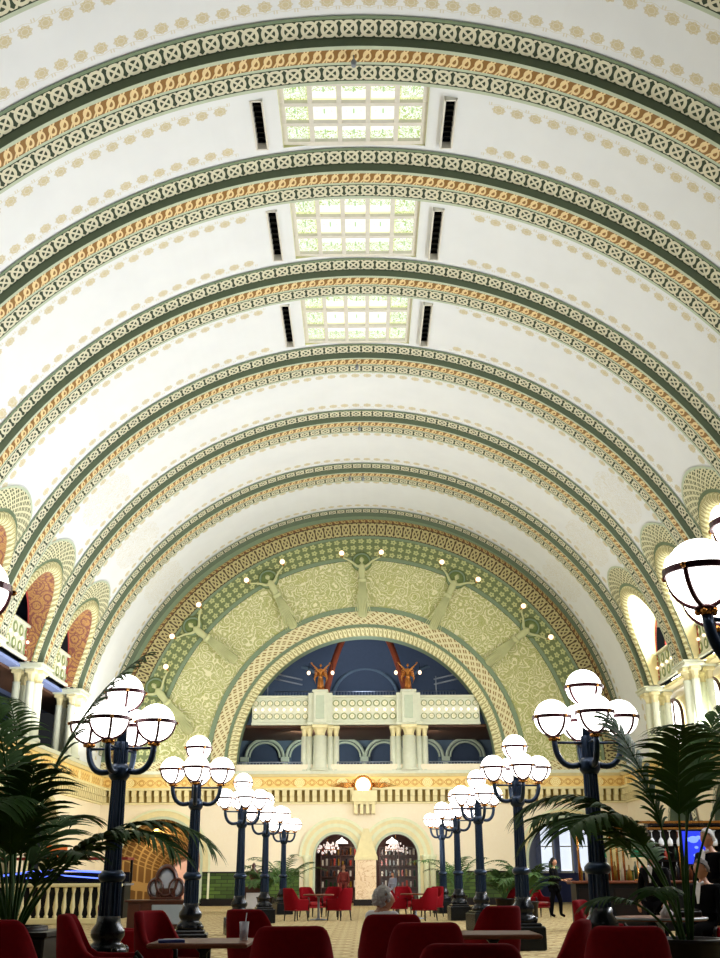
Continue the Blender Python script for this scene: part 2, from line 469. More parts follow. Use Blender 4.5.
ARCHES = {-1: (1.65, 9.85, .50), 1: (1.85, 10.12, .42)}      # half width, spring height, shift along the hall
ARCH_HW, ARCH_SPR, ARCH_SHIFT = ARCHES[-1]
SX = -.14
def vault_bay(i, y0, y1, sky, lun):
    ymid = (y0 + y1) / 2
    objs = MB()
    e0 = RIB[i] + 1.20 if i >= 0 else 4.0
    e1 = RIB[i + 1] - .75
    def uvof(phi, y): return ((phi - PI / 2) * 12.2, min(max(y - e0 - .34, 0), max(e1 - y, 0)))
    ys = sorted(set([y0, e0, e0 + .34, (e0 + .34 + e1) / 2, e1, y1]))
    if sky:
        a, b = e0 + .12, e1 - .12; sk = (a, b, 1.80); vt = (a + .4, b - .1, 2.18, 2.46)
        ys = sorted(set(ys + [a, b, a + .4, b - .1]))
    plo = PMIN if lun else 0.0
    ph_lun = math.asin((14.2 - ZC) / RV)
    pa = ph_lun if lun else plo
    ph = [pa + (PI - 2 * pa) * k / 72 for k in range(73)]
    if sky:
        for x in (-2.46, -2.18, -1.80, 1.80, 2.18, 2.46): ph.append(math.acos(-(x + SX) / RV))
    ph = sorted(ph)
    for a_, b_ in zip(ys[:-1], ys[1:]):
        for p, q in zip(ph[:-1], ph[1:]):
            xm = -RV * math.cos((p + q) / 2) - SX; ym = (a_ + b_) / 2
            if sky and ((abs(xm) < sk[2] and sk[0] < ym < sk[1]) or (vt[2] < abs(xm) < vt[3] and vt[0] < ym < vt[1])): continue
            pts = [P(p, RV, a_), P(q, RV, a_), P(q, RV, b_), P(p, RV, b_)]
            yy = .5 * (a_ + b_)
            u = [uvof(p, a_), uvof(q, a_), uvof(q, b_), uvof(p, b_)]
            objs.add(pts, [(0, 1, 2, 3)], [u], True)
    if lun:
        cur = {}
        def curve(off, n=24):
            ARCH_HW, ARCH_SPR, _ = ARCHES[cur['side']]
            h = ARCH_HW + off; pts = []
            for k in range(9): pts.append((-h, 8.7 + (ARCH_SPR - 8.7) * k / 8))
            for k in range(1, n): a = PI - PI * k / n; pts.append((h * math.cos(a), ARCH_SPR + h * math.sin(a) * 1.04))
            for k in range(9): pts.append((h, ARCH_SPR - (ARCH_SPR - 8.7) * k / 8))
            return pts
        def onv(y, z, r=RV):
            s_ = min(1, max(0, (z - ZC) / r)); phi = math.asin(s_); return phi
        for side in (-1, 1):
            cur['side'] = side; ARCH_HW, ARCH_SPR, ARCH_SHIFT = ARCHES[side]; yc = ymid + ARCH_SHIFT
            def pt(y, z, r): 
                phi = onv(y, z, r); p = P(phi, r, yc + y)
                return p if side < 0 else (-p[0], p[1], p[2])
            c0 = curve(0); c1 = curve(.36); c2 = curve(.47)
            # outer frame: rectangle points with the same count
            n = len(c1); rect = []
            for (y, z) in c2:
                L, R_ = y0 - yc, y1 - yc; T = 14.2
                if z <= ARCH_SPR: rect.append((L if y < 0 else R_, z))
                else:
                    dy, dz = y, z - ARCH_SPR
                    k = min((R_ if dy > 0 else -L) / max(abs(dy), 1e-6), (T - ARCH_SPR) / max(dz, 1e-6))
                    rect.append((dy * k, ARCH_SPR + dz * k))
            # put exact corners in
            for c_ in ((y0 - yc, 14.2), (y1 - yc, 14.2)):
                j = min(range(n), key=lambda q: (rect[q][0] - c_[0]) ** 2 + (rect[q][1] - c_[1]) ** 2); rect[j] = c_
            K = 18; rows = []; uv = []
            for k in range(K + 1):
                r_ = []; u_ = []
                for (a, b) in zip(c2, rect):
                    y = a[0] + (b[0] - a[0]) * k / K; z = a[1] + (b[1] - a[1]) * k / K
                    r_.append(pt(y, z, RV)); phi = onv(y, z); uu = uvof(phi if side < 0 else PI - phi, yc + y); u_.append(uu)
                rows.append(r_); uv.append(u_)
            objs.grid(rows, uv, smooth=True, flip=side > 0)
            # moulding around the opening
            mo = MB(); prof = [(c0, RV + .02), (curve(.04), RV - .10), (curve(.16), RV - .15), (curve(.30), RV - .10), (c1, RV - .03)]
            rows = []; uv = []; s_ = 0
            L = [0]
            for a, b in zip(c0[:-1], c0[1:]): L.append(L[-1] + math.hypot(a[0] - b[0], a[1] - b[1]))
            for q, (cv, r) in enumerate(prof): rows.append([pt(y, z, r) for y, z in cv]); uv.append([(l, q / 4) for l in L])
            mo.grid(rows, uv, flip=side > 0)
            om = mo.build('arch_moulding', rope, ceiling)
            mo = MB(); mo.grid([[pt(y, z, RV - .03) for y, z in c1], [pt(y, z, RV - .02) for y, z in c2]], flip=side > 0); mo.build('arch_edge', green, ceiling)
            # lattice of knots over the head of the arch
            lo = MB(); rows = []; uv = []
            for q in range(5):
                cv = curve(.47 + .62 * q / 4); rr = []; uu = []
                for j, (y, z) in enumerate(cv):
                    ylim = (y0 + (1.15 if i >= 0 else 0) - yc, y1 - .7 - yc)
                    yy = min(max(y, ylim[0]), ylim[1])
                    rr.append(pt(yy, z, RV - .022)); uu.append((L[j] * 1.3, q / 4))
                rows.append(rr); uv.append(uu)
            lo.grid(rows, uv, flip=side > 0); lo.build('knot_lattice', lattice, ceiling)
            lo = MB(); lo.grid([[ (lambda yy: pt(yy, z, RV - .026))(min(max(y, ylim[0]), ylim[1])) for y, z in curve(1.07)], [(lambda yy: pt(yy, z, RV - .026))(min(max(y, ylim[0]), ylim[1])) for y, z in curve(1.14)]], flip=side > 0)
            lo.build('lattice_edge', greenp, ceiling)
            # intrados of the opening running outwards through the wall
            io = MB(); rows = []; uv = []
            XO = 12.42
            for q in range(2):
                rr = []
                for (y, z) in c0:
                    p = pt(y, z, RV + .0); x = p[0] if q == 0 else side * XO
                    rr.append((x, p[1], p[2]))
                rows.append(rr); uv.append([(l, q) for l in L])
            io.grid(rows, uv, flip=side < 0); io.build('arch_intrados', stencil if side < 0 else creamy, ceiling)
            ro = MB(); ro.grid([[(side * XO, yc + y, z) for y, z in c0], [(side * (XO + .02), yc + y * .93, ARCH_SPR + (z - ARCH_SPR) * (.93 if z > ARCH_SPR else 1)) for y, z in c0]], flip=side < 0)
            ro.build('intrados_edge', redline, ceiling)
    objs.build('bay_surface', vault_s if sky else vault_m, ceiling)
    return (sk, vt) if sky else None
ceiling = empty('ceiling'); tag(ceiling, kind='structure')
sky_bays = {}
nb = len(RIB)
vault_bay(-1, 4.0, RIB[0], False, False)
for i in range(nb - 1):
    sky = i in (2, 3, 4)
    r = vault_bay(i, RIB[i], RIB[i + 1], sky, 2 <= i <= 6)
    if r: sky_bays[i] = r

# skylights and the dark vents beside them
wn = 0
for i, (sk, vt) in sky_bays.items():
    wn += 1
    a, b, hx = sk
    zt = ZC + math.sqrt(RV ** 2 - hx ** 2)
    T = empty('window_%d' % wn, (SX, 0, 0)); tag(T, kind='structure')
    # shaft walls
    m = MB(); zr = 18.98
    for x in (-hx, hx):
        m.add([(x, a, zt - .02), (x, b, zt - .02), (x, b, zr), (x, a, zr)], [(0, 1, 2, 3)])
    n = 12
    for y in (a, b):
        xs = [-hx + 2 * hx * k / n for k in range(n + 1)]
        m.grid([[(x, y, ZC + math.sqrt(RV ** 2 - (x + SX) ** 2) - .01) for x in xs], [(x, y, zr) for x in xs]], smooth=False)
    m.build('shaft', mat('skylight_reveal', '#d9dba0', .7), T)
    m = MB()      # frame bars
    zb = 18.74
    for k in range(6):
        x = -hx + .05 + (2 * hx - .1) * k / 5; m.box((x, (a + b) / 2, zb), (.12 if 0 < k < 5 else .16, b - a, .10))
    for k in range(4):
        y = a + .05 + (b - a - .1) * k / 3; m.box((0, y, zb - .006), (2 * hx - .01, .12 if 0 < k < 3 else .16, .10))
    m.build('glazing_frame', whitep, T)
    m = MB(); m.add([(-hx, a, zb + .06), (hx, a, zb + .06), (hx, b, zb + .06), (-hx, b, zb + .06)], [(0, 1, 2, 3)], [[(0, 0), (1, 0), (1, 1), (0, 1)]])
    m.build('pane', glass_m, T)
    for s in (-1, 1):       # ventilation slot
        va, vb, x0, x1 = vt
        z0 = ZC + math.sqrt(RV ** 2 - x0 ** 2); z1 = ZC + math.sqrt(RV ** 2 - x1 ** 2); zz = (z0 + z1) / 2
        v = empty('ventilation_slot', (SX + s * (x0 + x1) / 2, (va + vb) / 2, zz)); tag(v, 'long dark vent slot in the white vault beside the %s skylight, %s side' % (['first (largest)', 'second', 'third (smallest)'][wn - 1], 'stencilled arcade' if s < 0 else 'window arcade'), 'vent')
        m = MB(); L = vb - va
        xx = (x1 - x0) / 2
        for sx in (-1, 1): m.box((sx * xx, 0, .10), (.04, L + .04, .34))
        for sy in (-1, 1): m.box((0, sy * L / 2, .10), (x1 - x0, .04, .34))
        m.build('slot_frame', whitep, v)
        m = MB(); m.box((0, 0, .26), (x1 - x0, L, .03)); m.build('slot_back', black, v)
        for k in range(9): m = MB(); m.box((0, -L / 2 + L * (k + .5) / 9, .12), (x1 - x0 - .06, .02, .10)); m.build('louvre', darkiron, v)

# ================================================================== FLOOR AND WALLS
fl = MB(); fl.add([(-17, -3, 0), (17, -3, 0), (17, 60, 0), (-17, 60, 0)], [(0, 1, 2, 3)]); fl = fl.build('floor', carpet); tag(fl, kind='structure')
YW = 51.66
def wall_face(x0, x1, z0, z1, ops, mp, uvk=1.0, ns=20, flip=False):
    """wall strip with arched openings: ops = (centre, half width, spring, rise)"""
    mb = MB()
    def q(a, b, c, d):
        pts = [mp(*a), mp(*b), mp(*c), mp(*d)]
        f = (0, 1, 2, 3) if not flip else (3, 2, 1, 0)
        uv = [a, b, c, d]; uv = uv if not flip else uv[::-1]
        mb.add(pts, [f], [uv])
    x = x0
    for (c, hw, sp, ri) in sorted(ops):
        q((x, z0), (c - hw, z0), (c - hw, z1), (x, z1))
        for k in range(ns):
            a0 = PI - PI * k / ns; a1 = PI - PI * (k + 1) / ns
            xa, za = c + hw * math.cos(a0), sp + ri * math.sin(a0); xb, zb = c + hw * math.cos(a1), sp + ri * math.sin(a1)
            if za < z0 and zb < z0: za = zb = z0
            q((xa, max(za, z0)), (xb, max(zb, z0)), (xb, z1), (xa, z1))
        x = c + hw
    q((x, z0), (x1, z0), (x1, z1), (x, z1))
    return mb
def arch_pts(c, hw, z0, sp, ri, n=20):
    p = [(c - hw, z0)] + [(c + hw * math.cos(PI - PI * k / n), sp + ri * math.sin(PI - PI * k / n)) for k in range(n + 1)] + [(c + hw, z0)]
    return p
def arch_strip(mb, c, h0, h1, z0, sp, r0, r1, mp, d0=0, d1=0, n=24, flip=False):
    A = arch_pts(c, h0, z0, sp, r0, n); B = arch_pts(c, h1, z0, sp, r1, n); L = [0]
    for a, b in zip(A[:-1], A[1:]): L.append(L[-1] + math.dist(a, b))
    mb.grid([[mp(x, z, d0) for x, z in A], [mp(x, z, d1) for x, z in B]], [[(l, 0) for l in L], [(l, 1) for l in L]], flip=flip)
def mp_far(x, z, d=0): return (x, YW - d, z)
def mp_left(y, z, d=0): return (-12.3 + d, y, z)
def mp_right(y, z, d=0): return (12.3 - d, y, z)

wf = empty('wall_far'); tag(wf, kind='structure')
DOORS = [(-1.27, .95, 2.08, .98), (1.51, .95, 2.08, .98)]
NICHES = [(-9.35, 1.85, 1.9, 1.85), (9.4, 1.85, 1.9, 1.85)]
wall_face(-12.6, 12.6, 0, 6.2, DOORS + NICHES, lambda x, z: mp_far(x, z)).build('plaster_face', plaster, wf)
# dado of green glazed brick with a dark base, cut at the openings
m = MB(); mb2 = MB()
segs = [(-12.3, -11.25), (-7.45, -2.95), (3.2, 7.5), (11.3, 12.3)]
for a, b in segs:
    m.box(((a + b) / 2, YW - .03, .85), (b - a, .06, 1.1)); mb2.box(((a + b) / 2, YW - .06, .15), (b - a, .12, .3)); mb2.box(((a + b) / 2, YW - .05, 1.42), (b - a, .1, .06))
m.build('brick_dado', dado_m, wf); mb2.build('dado_trim', darkwood, wf)
# recessed archivolts of the doors
for c, hw, sp, ri in DOORS:
    for h0, h1, dd, mt in ((.95, 1.06, .10, greenp), (1.06, 1.26, .04, creamy), (1.26, 1.42, .07, palesage), (1.42, 1.58, .10, creamy), (1.58, 1.70, .14, palesage)):
        m = MB(); z0 = 2.08
        arch_strip(m, c, h0, h1, z0 if h0 > 1.2 else .1, sp, ri + h0 - .95, ri + h1 - .95, mp_far, dd, dd)
        m.build('archivolt', mt, wf)
# marble pier between the doors and its carved capital, side piers
m = MB(); m.box((.08, YW - .25, 1.0), (.95, .5, 1.86)); m.build('marble_pier', marble, wf)
m = MB(); m.box((.08, YW - .28, .13), (1.1, .56, .26)); m.build('pier_base', darkwood, wf)
m = MB(); m.box((.10, YW - .27, 2.0), (1.05, .54, .14)); 
m.add([(-.42, YW - .2, 2.07), (.62, YW - .2, 2.07), (.22, YW - .2, 3.3), (-.02, YW - .2, 3.3)], [(0, 1, 2, 3)], [[(0, 0), (1, 0), (.6, 1), (.4, 1)]])
m.build('pier_capital', creamy, wf)
for x in (-2.62, 2.85, 3.15):
    m = MB(); m.lathe([(.13, 0), (.13, 1.9), (.2, 2.05), (.2, 2.15)], (x, YW - .12, 0), 14); m.build('engaged_shaft', palesage, wf)
# archivolts of niches
for c, hw, sp, ri in NICHES:
    for h0, h1, dd, mt in ((1.85, 1.97, .12, greenp), (1.97, 2.22, .05, creamy), (2.22, 2.32, .1, palesage)):
        m = MB(); arch_strip(m, c, h0, h1, .1, sp, h0, h1, mp_far, dd, dd); m.build('archivolt', mt, wf)
# reveals
for c, hw, sp, ri in DOORS:
    m = MB(); arch_strip(m, c, hw, hw, 0, sp, ri, ri, mp_far, .12, -.6, flip=True); m.build('reveal', wood, wf)
c = NICHES[1]
m = MB(); arch_strip(m, c[0], 1.85, 1.85, 0, 1.9, 1.85, 1.85, mp_far, .12, -.5, flip=True); m.build('reveal', creamy, wf)
# gold coffered funnel of the stencilled-side niche, narrowing to a small arched door
def f_goldribs(b):
    u, v = uvs(); m_ = (((u * 4).fr() - .5).abs()).lt(.12).max((((v * 7).fr() - .5).abs()).lt(.12))
    return mix(m_, '#6a4c28', '#a58650')
goldribs = mat('coffered_gold', rough=.3, metal=.4, fn=f_goldribs)
m = MB(); A = arch_pts(-9.35, 1.85, 0, 1.9, 1.85, 24); B = arch_pts(-8.55, .75, 0, 1.25, .8, 24); rows = []; uv = []
for k in range(7):
    t = k / 6; rows.append([(a[0] + (b[0] - a[0]) * t, YW + 2.4 * t - .02, a[1] + (b[1] - a[1]) * t) for a, b in zip(A, B)]); uv.append([(j * .25, t) for j in range(len(A))])
m.grid(rows, uv, smooth=False, flip=True); m.build('niche_vault', goldribs, wf)
m = MB(); m.box((-8.55, YW + 2.6, 1.1), (2.2, .1, 2.3)); m.build('niche_back', mat('rosy_door_light', '#d9b0a8', .6), wf)
area('niche_lamp', (-9.6, 51.9, 3.2), (-8.6, 54, 1.2), .5, .3, 90, (1, .85, .6))
# tympanum rings
OX, OZ = .13, 6.18
def ring(name, r0, r1, mt, d=0.0, a0=0, a1=PI, n=96, z_lo=None, par=wf, d1=None, uvs1=1.0, rk=None):
    mb = MB(); K = rk or 1; rows = []; uv = []
    for q in range(K + 1):
        r = r0 + (r1 - r0) * q / K
        rows.append([(OX + r * math.cos(PI - (a0 + (a1 - a0) * k / n)), YW - d - ((d1 if d1 is not None else d) - d) * q / K, OZ + r * math.sin(a0 + (a1 - a0) * k / n)) for k in range(n + 1)])
        uv.append([((a0 + (a1 - a0) * k / n) * (r0 + r1) / 2, q / K) for k in range(n + 1)])
    mb.grid(rows, uv); return mb.build(name, mt, par)
ring('reveal_ring', 6.12, 6.12, green, -.7, d1=.12)
ring('rope_ring', 6.12, 6.55, rope, .12, d1=.16)
ring('green_ring', 6.55, 6.72, green, .10)
ring('trellis_ring', 6.72, 7.38, trellis, .06)
ring('green_ring', 7.38, 7.60, green, .10)
ring('foliage_field', 7.60, 10.0, foliage, .03)
ring('green_ring', 10.0, 10.18, green, .08)
ring('flower_tiles', 10.18, 11.2, tiles, .03, d1=.03)
ring('green_ring', 11.15, 11.28, green, .07)
ring('outer_trellis', 11.28, 12.02, trellis_dark, .05)
ring('outer_dash', 12.02, 12.18, brown_dash, .06)
ring('outer_edge', 12.18, 12.7, green, .04)
m = MB()      # square corner pieces below the springing
for a, b in ((-12.4, -6.0), (6.25, 12.4)):
    m.add([(a, YW - .12, 5.85), (b, YW - .12, 5.85), (b, YW - .12, 6.32), (a, YW - .12, 6.32)], [(0, 1, 2, 3)], [[(a, 0), (b, 0), (b, 1), (a, 1)]])
m.build('trellis_strip', trellis, wf)

# frieze, ledge and corbels running round three sides
def cornice(x0, x1, mp, par, skip=None, n_in=None):
    def bar(name, z0, z1, d0, mt, dd=None):
        m_ = MB(); d1 = dd if dd is not None else d0
        pts = [mp(x0, z0, d0), mp(x1, z0, d0), mp(x1, z1, d1), mp(x0, z1, d1), mp(x0, z0, -.05), mp(x1, z0, -.05), mp(x1, z1, -.05), mp(x0, z1, -.05)]
        m_.add(pts, [(0, 1, 2, 3), (3, 2, 6, 7), (0, 4, 5, 1)], [[(x0, 0), (x1, 0), (x1, 1), (x0, 1)]] * 3); m_.build(name, mt, par)
    bar('frieze', 5.10, 5.62, .12, frieze_m)
    bar('ledge', 5.62, 5.74, .22, creamy, .30); bar('ledge', 5.74, 5.88, .34, sage)
    bar('lower_moulding', 5.02, 5.12, .34, creamy); bar('lower_moulding', 4.40, 4.48, .10, creamy)
    bar('corbel_shade_strip', 4.48, 5.02, .015, mat('painted_corbel_shade', '#8f7a42', .8))  # darker strip behind the corbels, the shade of their gaps put into its colour
    m_ = MB(); k = int((x1 - x0) / .35)
    for j in range(k):
        x = x0 + (j + .5) * (x1 - x0) / k
        if skip and skip[0] < x < skip[1]: continue
        a = mp(x - .09, 4.55, 0); b = mp(x + .09, 4.55, .16); c_ = mp(x, 4.85, .28)
        for (z0, z1, dp) in ((4.50, 4.75, .14), (4.75, 5.02, .28)):
            p = [mp(x - .1, z0, 0), mp(x + .1, z0, 0), mp(x + .1, z0, dp), mp(x - .1, z0, dp), mp(x - .1, z1, 0), mp(x + .1, z1, 0), mp(x + .1, z1, dp), mp(x - .1, z1, dp)]
            m_.add(p, [(0, 1, 2, 3), (4, 5, 6, 7), (3, 2, 6, 7), (0, 3, 7, 4), (1, 2, 6, 5)])
    m_.build('corbel_course', creamy, par)
cornice(-12.3, 12.3, mp_far, wf, skip=(-.5, .6))
m = MB(); z = [5.05, 4.7, 4.35, 4.0]
m.box((.05, YW - .3, 4.72), (1.15, .6, .5)); m.box((.05, YW - .25, 4.42), (1.0, .5, .12))
for k in range(4): m.box((-.36 + k * .27, YW - .22, 4.15), (.16, .44, .42), taper=1.0)
m.build('console', creamy, wf)

wl = empty('wall_left'); tag(wl, kind='structure')
wall_face(2.0, YW, 0, 6.0, [(31.2, 1.9, 2.2, 1.9), (37.0, 1.9, 2.2, 1.9), (42.8, 1.9, 2.2, 1.9)], lambda y, z: mp_left(y, z)).build('plaster_face', plaster, wl)
for c in (31.2, 37.0, 42.8):
    m = MB(); arch_strip(m, c, 1.9, 2.15, .1, 2.2, 1.9, 2.15, mp_left, .12, .08); m.build('archivolt', rope, wl)
    m = MB(); arch_strip(m, c, 1.9, 1.9, .0, 2.2, 1.9, 1.9, mp_left, .1, -.6); m.build('reveal', creamy, wl)
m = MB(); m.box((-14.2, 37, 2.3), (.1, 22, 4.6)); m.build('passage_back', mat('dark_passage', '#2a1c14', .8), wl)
cornice(2.0, YW, mp_left, wl)
wr = empty('wall_right'); tag(wr, kind='structure')
wall_face(2.0, YW, 0, 6.0, [(25.4, 1.7, 2.6, 1.7), (31.2, 1.7, 2.6, 1.7), (37.0, 1.7, 2.6, 1.7), (42.8, 1.7, 2.6, 1.7)], lambda y, z: mp_right(y, z), flip=True).build('plaster_face', plaster, wr)
for c in (25.4, 31.2, 37.0, 42.8):
    m = MB(); arch_strip(m, c, 1.7, 2.1, .1, 2.6, 1.7, 2.1, mp_right, .12, .06); m.build('archivolt', knot, wr)
    m = MB(); arch_strip(m, c, 1.7, 1.7, .0, 2.6, 1.7, 1.7, mp_right, .1, -.7); m.build('reveal', green, wr)
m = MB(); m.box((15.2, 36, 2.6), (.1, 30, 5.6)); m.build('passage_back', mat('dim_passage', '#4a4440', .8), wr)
cornice(2.0, YW, mp_right, wr)
for c in (25.4, 31.2, 37.0, 42.8):     # round-headed windows seen through the side arches
    wn += 1; T = empty('window_%d' % wn); tag(T, kind='structure')
    for yy in (c - 1.1, c + 1.1, c + 3.0):
        m = MB(); A = arch_pts(yy, .55, 1.5, 3.4, .55, 12)
        m.add([(15.1, a, b) for a, b in A], [tuple(range(len(A)))]); m.build('pane', bluewindow, T)
        m = MB(); m.tube([(15.08, a, b) for a, b in A], .05, 6); m.tube([(15.06, yy, 1.5), (15.06, yy, 3.95)], .03, 6); m.tube([(15.06, yy - .55, 2.6), (15.06, yy + .55, 2.6)], .03, 6); m.build('sash', darkwood, T)

# upper arcade: galleries behind the openings
def gallery(side, par):
    X = lambda d: side * d
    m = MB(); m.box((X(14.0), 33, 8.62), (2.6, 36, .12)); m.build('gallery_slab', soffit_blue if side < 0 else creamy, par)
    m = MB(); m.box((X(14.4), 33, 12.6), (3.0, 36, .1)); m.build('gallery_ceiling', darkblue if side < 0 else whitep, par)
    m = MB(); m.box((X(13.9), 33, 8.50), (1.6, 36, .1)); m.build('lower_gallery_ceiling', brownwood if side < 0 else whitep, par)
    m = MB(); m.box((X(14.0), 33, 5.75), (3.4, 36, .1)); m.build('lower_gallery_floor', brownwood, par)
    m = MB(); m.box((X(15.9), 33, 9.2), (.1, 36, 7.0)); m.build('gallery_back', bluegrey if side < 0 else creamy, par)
    for i in (1, 2, 3, 4, 5, 6, 7):       # solid piers behind the columns, up to the vault
        pass
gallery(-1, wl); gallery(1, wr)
# outer skin of the arcade wall above the vault's haunches
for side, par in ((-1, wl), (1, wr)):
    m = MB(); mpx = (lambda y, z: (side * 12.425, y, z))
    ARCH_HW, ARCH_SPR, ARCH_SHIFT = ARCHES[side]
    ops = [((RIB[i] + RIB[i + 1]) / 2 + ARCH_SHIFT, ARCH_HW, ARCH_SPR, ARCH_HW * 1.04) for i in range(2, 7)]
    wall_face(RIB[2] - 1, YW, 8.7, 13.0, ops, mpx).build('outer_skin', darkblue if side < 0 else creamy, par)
    # blind wall between last rib and the end wall, and between capitals beneath the vault
    m = MB(); m.add([(side * 12.42, 45.9, 5.8), (side * 12.42, YW, 5.8), (side * 12.42, YW, 8.8), (side * 12.42, 45.9, 8.8)], [(0, 1, 2, 3)], [[(0, 1.6)] * 4]); m.build('blind_wall', vault_m, par)
    m = MB(); m.add([(side * 12.42, 2, 5.8), (side * 12.42, 17.5, 5.8), (side * 12.42, 17.5, 8.8), (side * 12.42, 2, 8.8)], [(0, 1, 2, 3)], [[(0, 1.6)] * 4]); m.build('blind_wall', vault_m, par)
# bright daylight windows filling the window arcade
ARCH_HW, ARCH_SPR, ARCH_SHIFT = ARCHES[1]
daylight = mat('daylight_window_glass', '#ffffff', .3, emit=(.93, .97, 1), estr=22)
for i in range(2, 7):
    wn += 1; T = empty('window_%d' % wn); tag(T, kind='structure')
    yc = (RIB[i] + RIB[i + 1]) / 2 + ARCH_SHIFT
    A = arch_pts(yc, 2.0, 8.9, ARCH_SPR, 2.1, 16)
    m = MB(); m.add([(12.98, a, b) for a, b in A], [tuple(range(len(A)))]); m.build('pane', daylight, T)
    m = MB()
    for hw in (1.80, 1.25): m.tube([(12.9, a, b) for a, b in arch_pts(yc + .1, hw, 8.9, ARCH_SPR, hw, 14)], .06 if hw > 1.5 else .035, 6)
    m.build('window_arch', redline, T)
    m = MB(); m.tube([(12.92, yc + .1, 8.9), (12.92, yc + .1, 11.3)], .05, 6); m.tube([(12.92, yc - 1.6, 10.2), (12.92, yc + 1.8, 10.2)], .04, 6); m.build('mullion', whitep, T)
    for dy in (-1.35, 1.0):
        A = arch_pts(yc + dy, 1.05, 6.1, 7.6, .8, 12)
        m = MB(); m.add([(13.6, a, b) for a, b in A], [tuple(range(len(A)))]); m.build('lower_pane', windowlight, T)
        m = MB(); m.tube([(13.55, a, b) for a, b in A], .07, 6); m.tube([(13.55, yc + dy, 6.1), (13.55, yc + dy, 8.4)], .04, 6); m.build('sash', wood, T)

wn += 1; T = empty('window_%d' % wn); tag(T, kind='structure')
for yc in (46.9, 49.6):
    A = arch_pts(yc, 1.2, 6.1, 7.6, .8, 12)
    m = MB(); m.add([(13.6, a, b) for a, b in A], [tuple(range(len(A)))]); m.build('lower_pane', windowlight, T)
    m = MB(); m.tube([(13.55, a, b) for a, b in A], .07, 6); m.tube([(13.55, yc, 6.1), (13.55, yc, 8.4)], .04, 6); m.build('sash', wood, T)
m = MB(); m.box((13.75, 34, 7.2), (.1, 36, 2.8)); m.box((13.2, 51.7, 7.2), (1.6, .1, 3.2)); m.build('window_wall', creamy, wr)
m = MB(); m.box((-13.6, 51.7, 8.6), (2.4, .1, 6.0)); m.build('gallery_end', bluegrey, wl)
# ================================================================== COLUMNS, PARAPETS
def capital(mb, c, w, z0, z1):
    h = z1 - z0
    mb.lathe([(w * .60, z0), (w * .66, z0 + h * .1), (w * .62, z0 + h * .2), (w * .78, z0 + h * .55), (w * 1.0, z0 + h * .75)], (c[0], c[1], 0), 12, flute=.10)
    mb.box((c[0], c[1], z0 + h * .86), (w * 2.05, w * 2.05, h * .28), bev=.02)
def column_cluster(side, d, nth):
    t = empty('column_cluster', (side * 12.55, d + .45, 5.9))
    tag(t, 'pale green column cluster of the %s arcade, %s' % ('stencilled' if side < 0 else 'bright window', nth), 'column')
    spots = [(-side * .28, 0, .26), (-side * .22, .52, .15), (-side * .22, -.52, .15), (side * .33, .40, .15), (side * .33, -.40, .15)]
    for (x, y, r) in spots:
        m = MB(); m.lathe([(r * 1.35, 0), (r * 1.35, .1), (r * 1.1, .16), (r, .22), (r * .94, 2.1), (r * 1.05, 2.15)], (x, y, 0), 20); m.build('column_shaft', sage, t)
        m = MB(); capital(m, (x, y), r * 1.25, 2.12, 2.6); m.build('capital', creamy, t)
    m = MB(); m.box((0, 0, 2.68), (1.3, 1.5, .16), bev=.03); m.box((0, 0, 2.78), (1.4, 1.62, .06)); m.build('abacus', sage, t)
    return t
# ribs below the capital level get their columns
nths = ['first from the end wall', 'second from the end wall', 'third from the end wall', 'fourth from the end wall', 'fifth from the end wall', 'sixth from the end wall']
for side in (-1, 1):
    for k, i in enumerate((7, 6, 5, 4, 3, 2)):
        column_cluster(side, RIB[i], nths[k])
def parapet(name, L, H, n, label, loc, rz, rows=2, lights=True, cat='parapet', open_=True):
    """faces local -Y, runs along local X, base at z=0"""
    t = empty(name, loc, rz, label, cat)
    m = MB(); m.box((0, .09, H / 2), (L, .16, H)); m.box((0, .04, H - .05), (L + .04, .34, .1), bev=.02); m.box((0, .04, .06), (L + .04, .30, .12), bev=.02); m.build('panel', sage, t)
    md = None; bl = None
    for j in range(n):
        x = -L / 2 + L * (j + .5) / n
        for q in range(2):
            z = H * (.30 if q == 0 else .74)
            if md is None:
                mm = MB(); rr = min(L / n * .42, H * .16)
                mm.lathe([(rr, 0), (rr, .03), (rr * .8, .05), (rr * .78, .02), (rr * .35, .03), (rr * .1, .055)], n=16)
                # turn so that the disc faces -Y
                mm.v = [(a, -c_, b) for a, b, c_ in mm.v]
                md = mm.build('medallion', medal, t); md.location = (x, .01, z)
            else:
                c_ = md.copy(); COL.objects.link(c_); c_.parent = t; c_.location = (x, .01, z)
        if lights:
            if bl is None:
                mm = MB(); mm.ball((0, 0, 0), .065, 10, 6); bl = mm.build('light_bulb', pinkbulb, t); bl.location = (x, -.06, H * .52)
            else:
                c_ = bl.copy(); COL.objects.link(c_); c_.parent = t; c_.location = (x, -.06, H * .52)
    return t
for side in (-1, 1):
    for k, i in enumerate((6, 5, 4, 3, 2)):
        y0 = RIB[i] + 1.15; y1 = RIB[i + 1] - .32
        parapet('arcade_parapet', y1 - y0, 1.3, 6, 'lamp-studded parapet in the %s arcade, %s' % ('stencilled' if side < 0 else 'bright window', ['opening nearest the end wall', 'second opening from the end wall', 'third opening from the end wall', 'fourth opening from the end wall', 'fifth opening from the end wall'][k]),
                (side * 12.46, (y0 + y1) / 2, 8.72), -side * PI / 2)
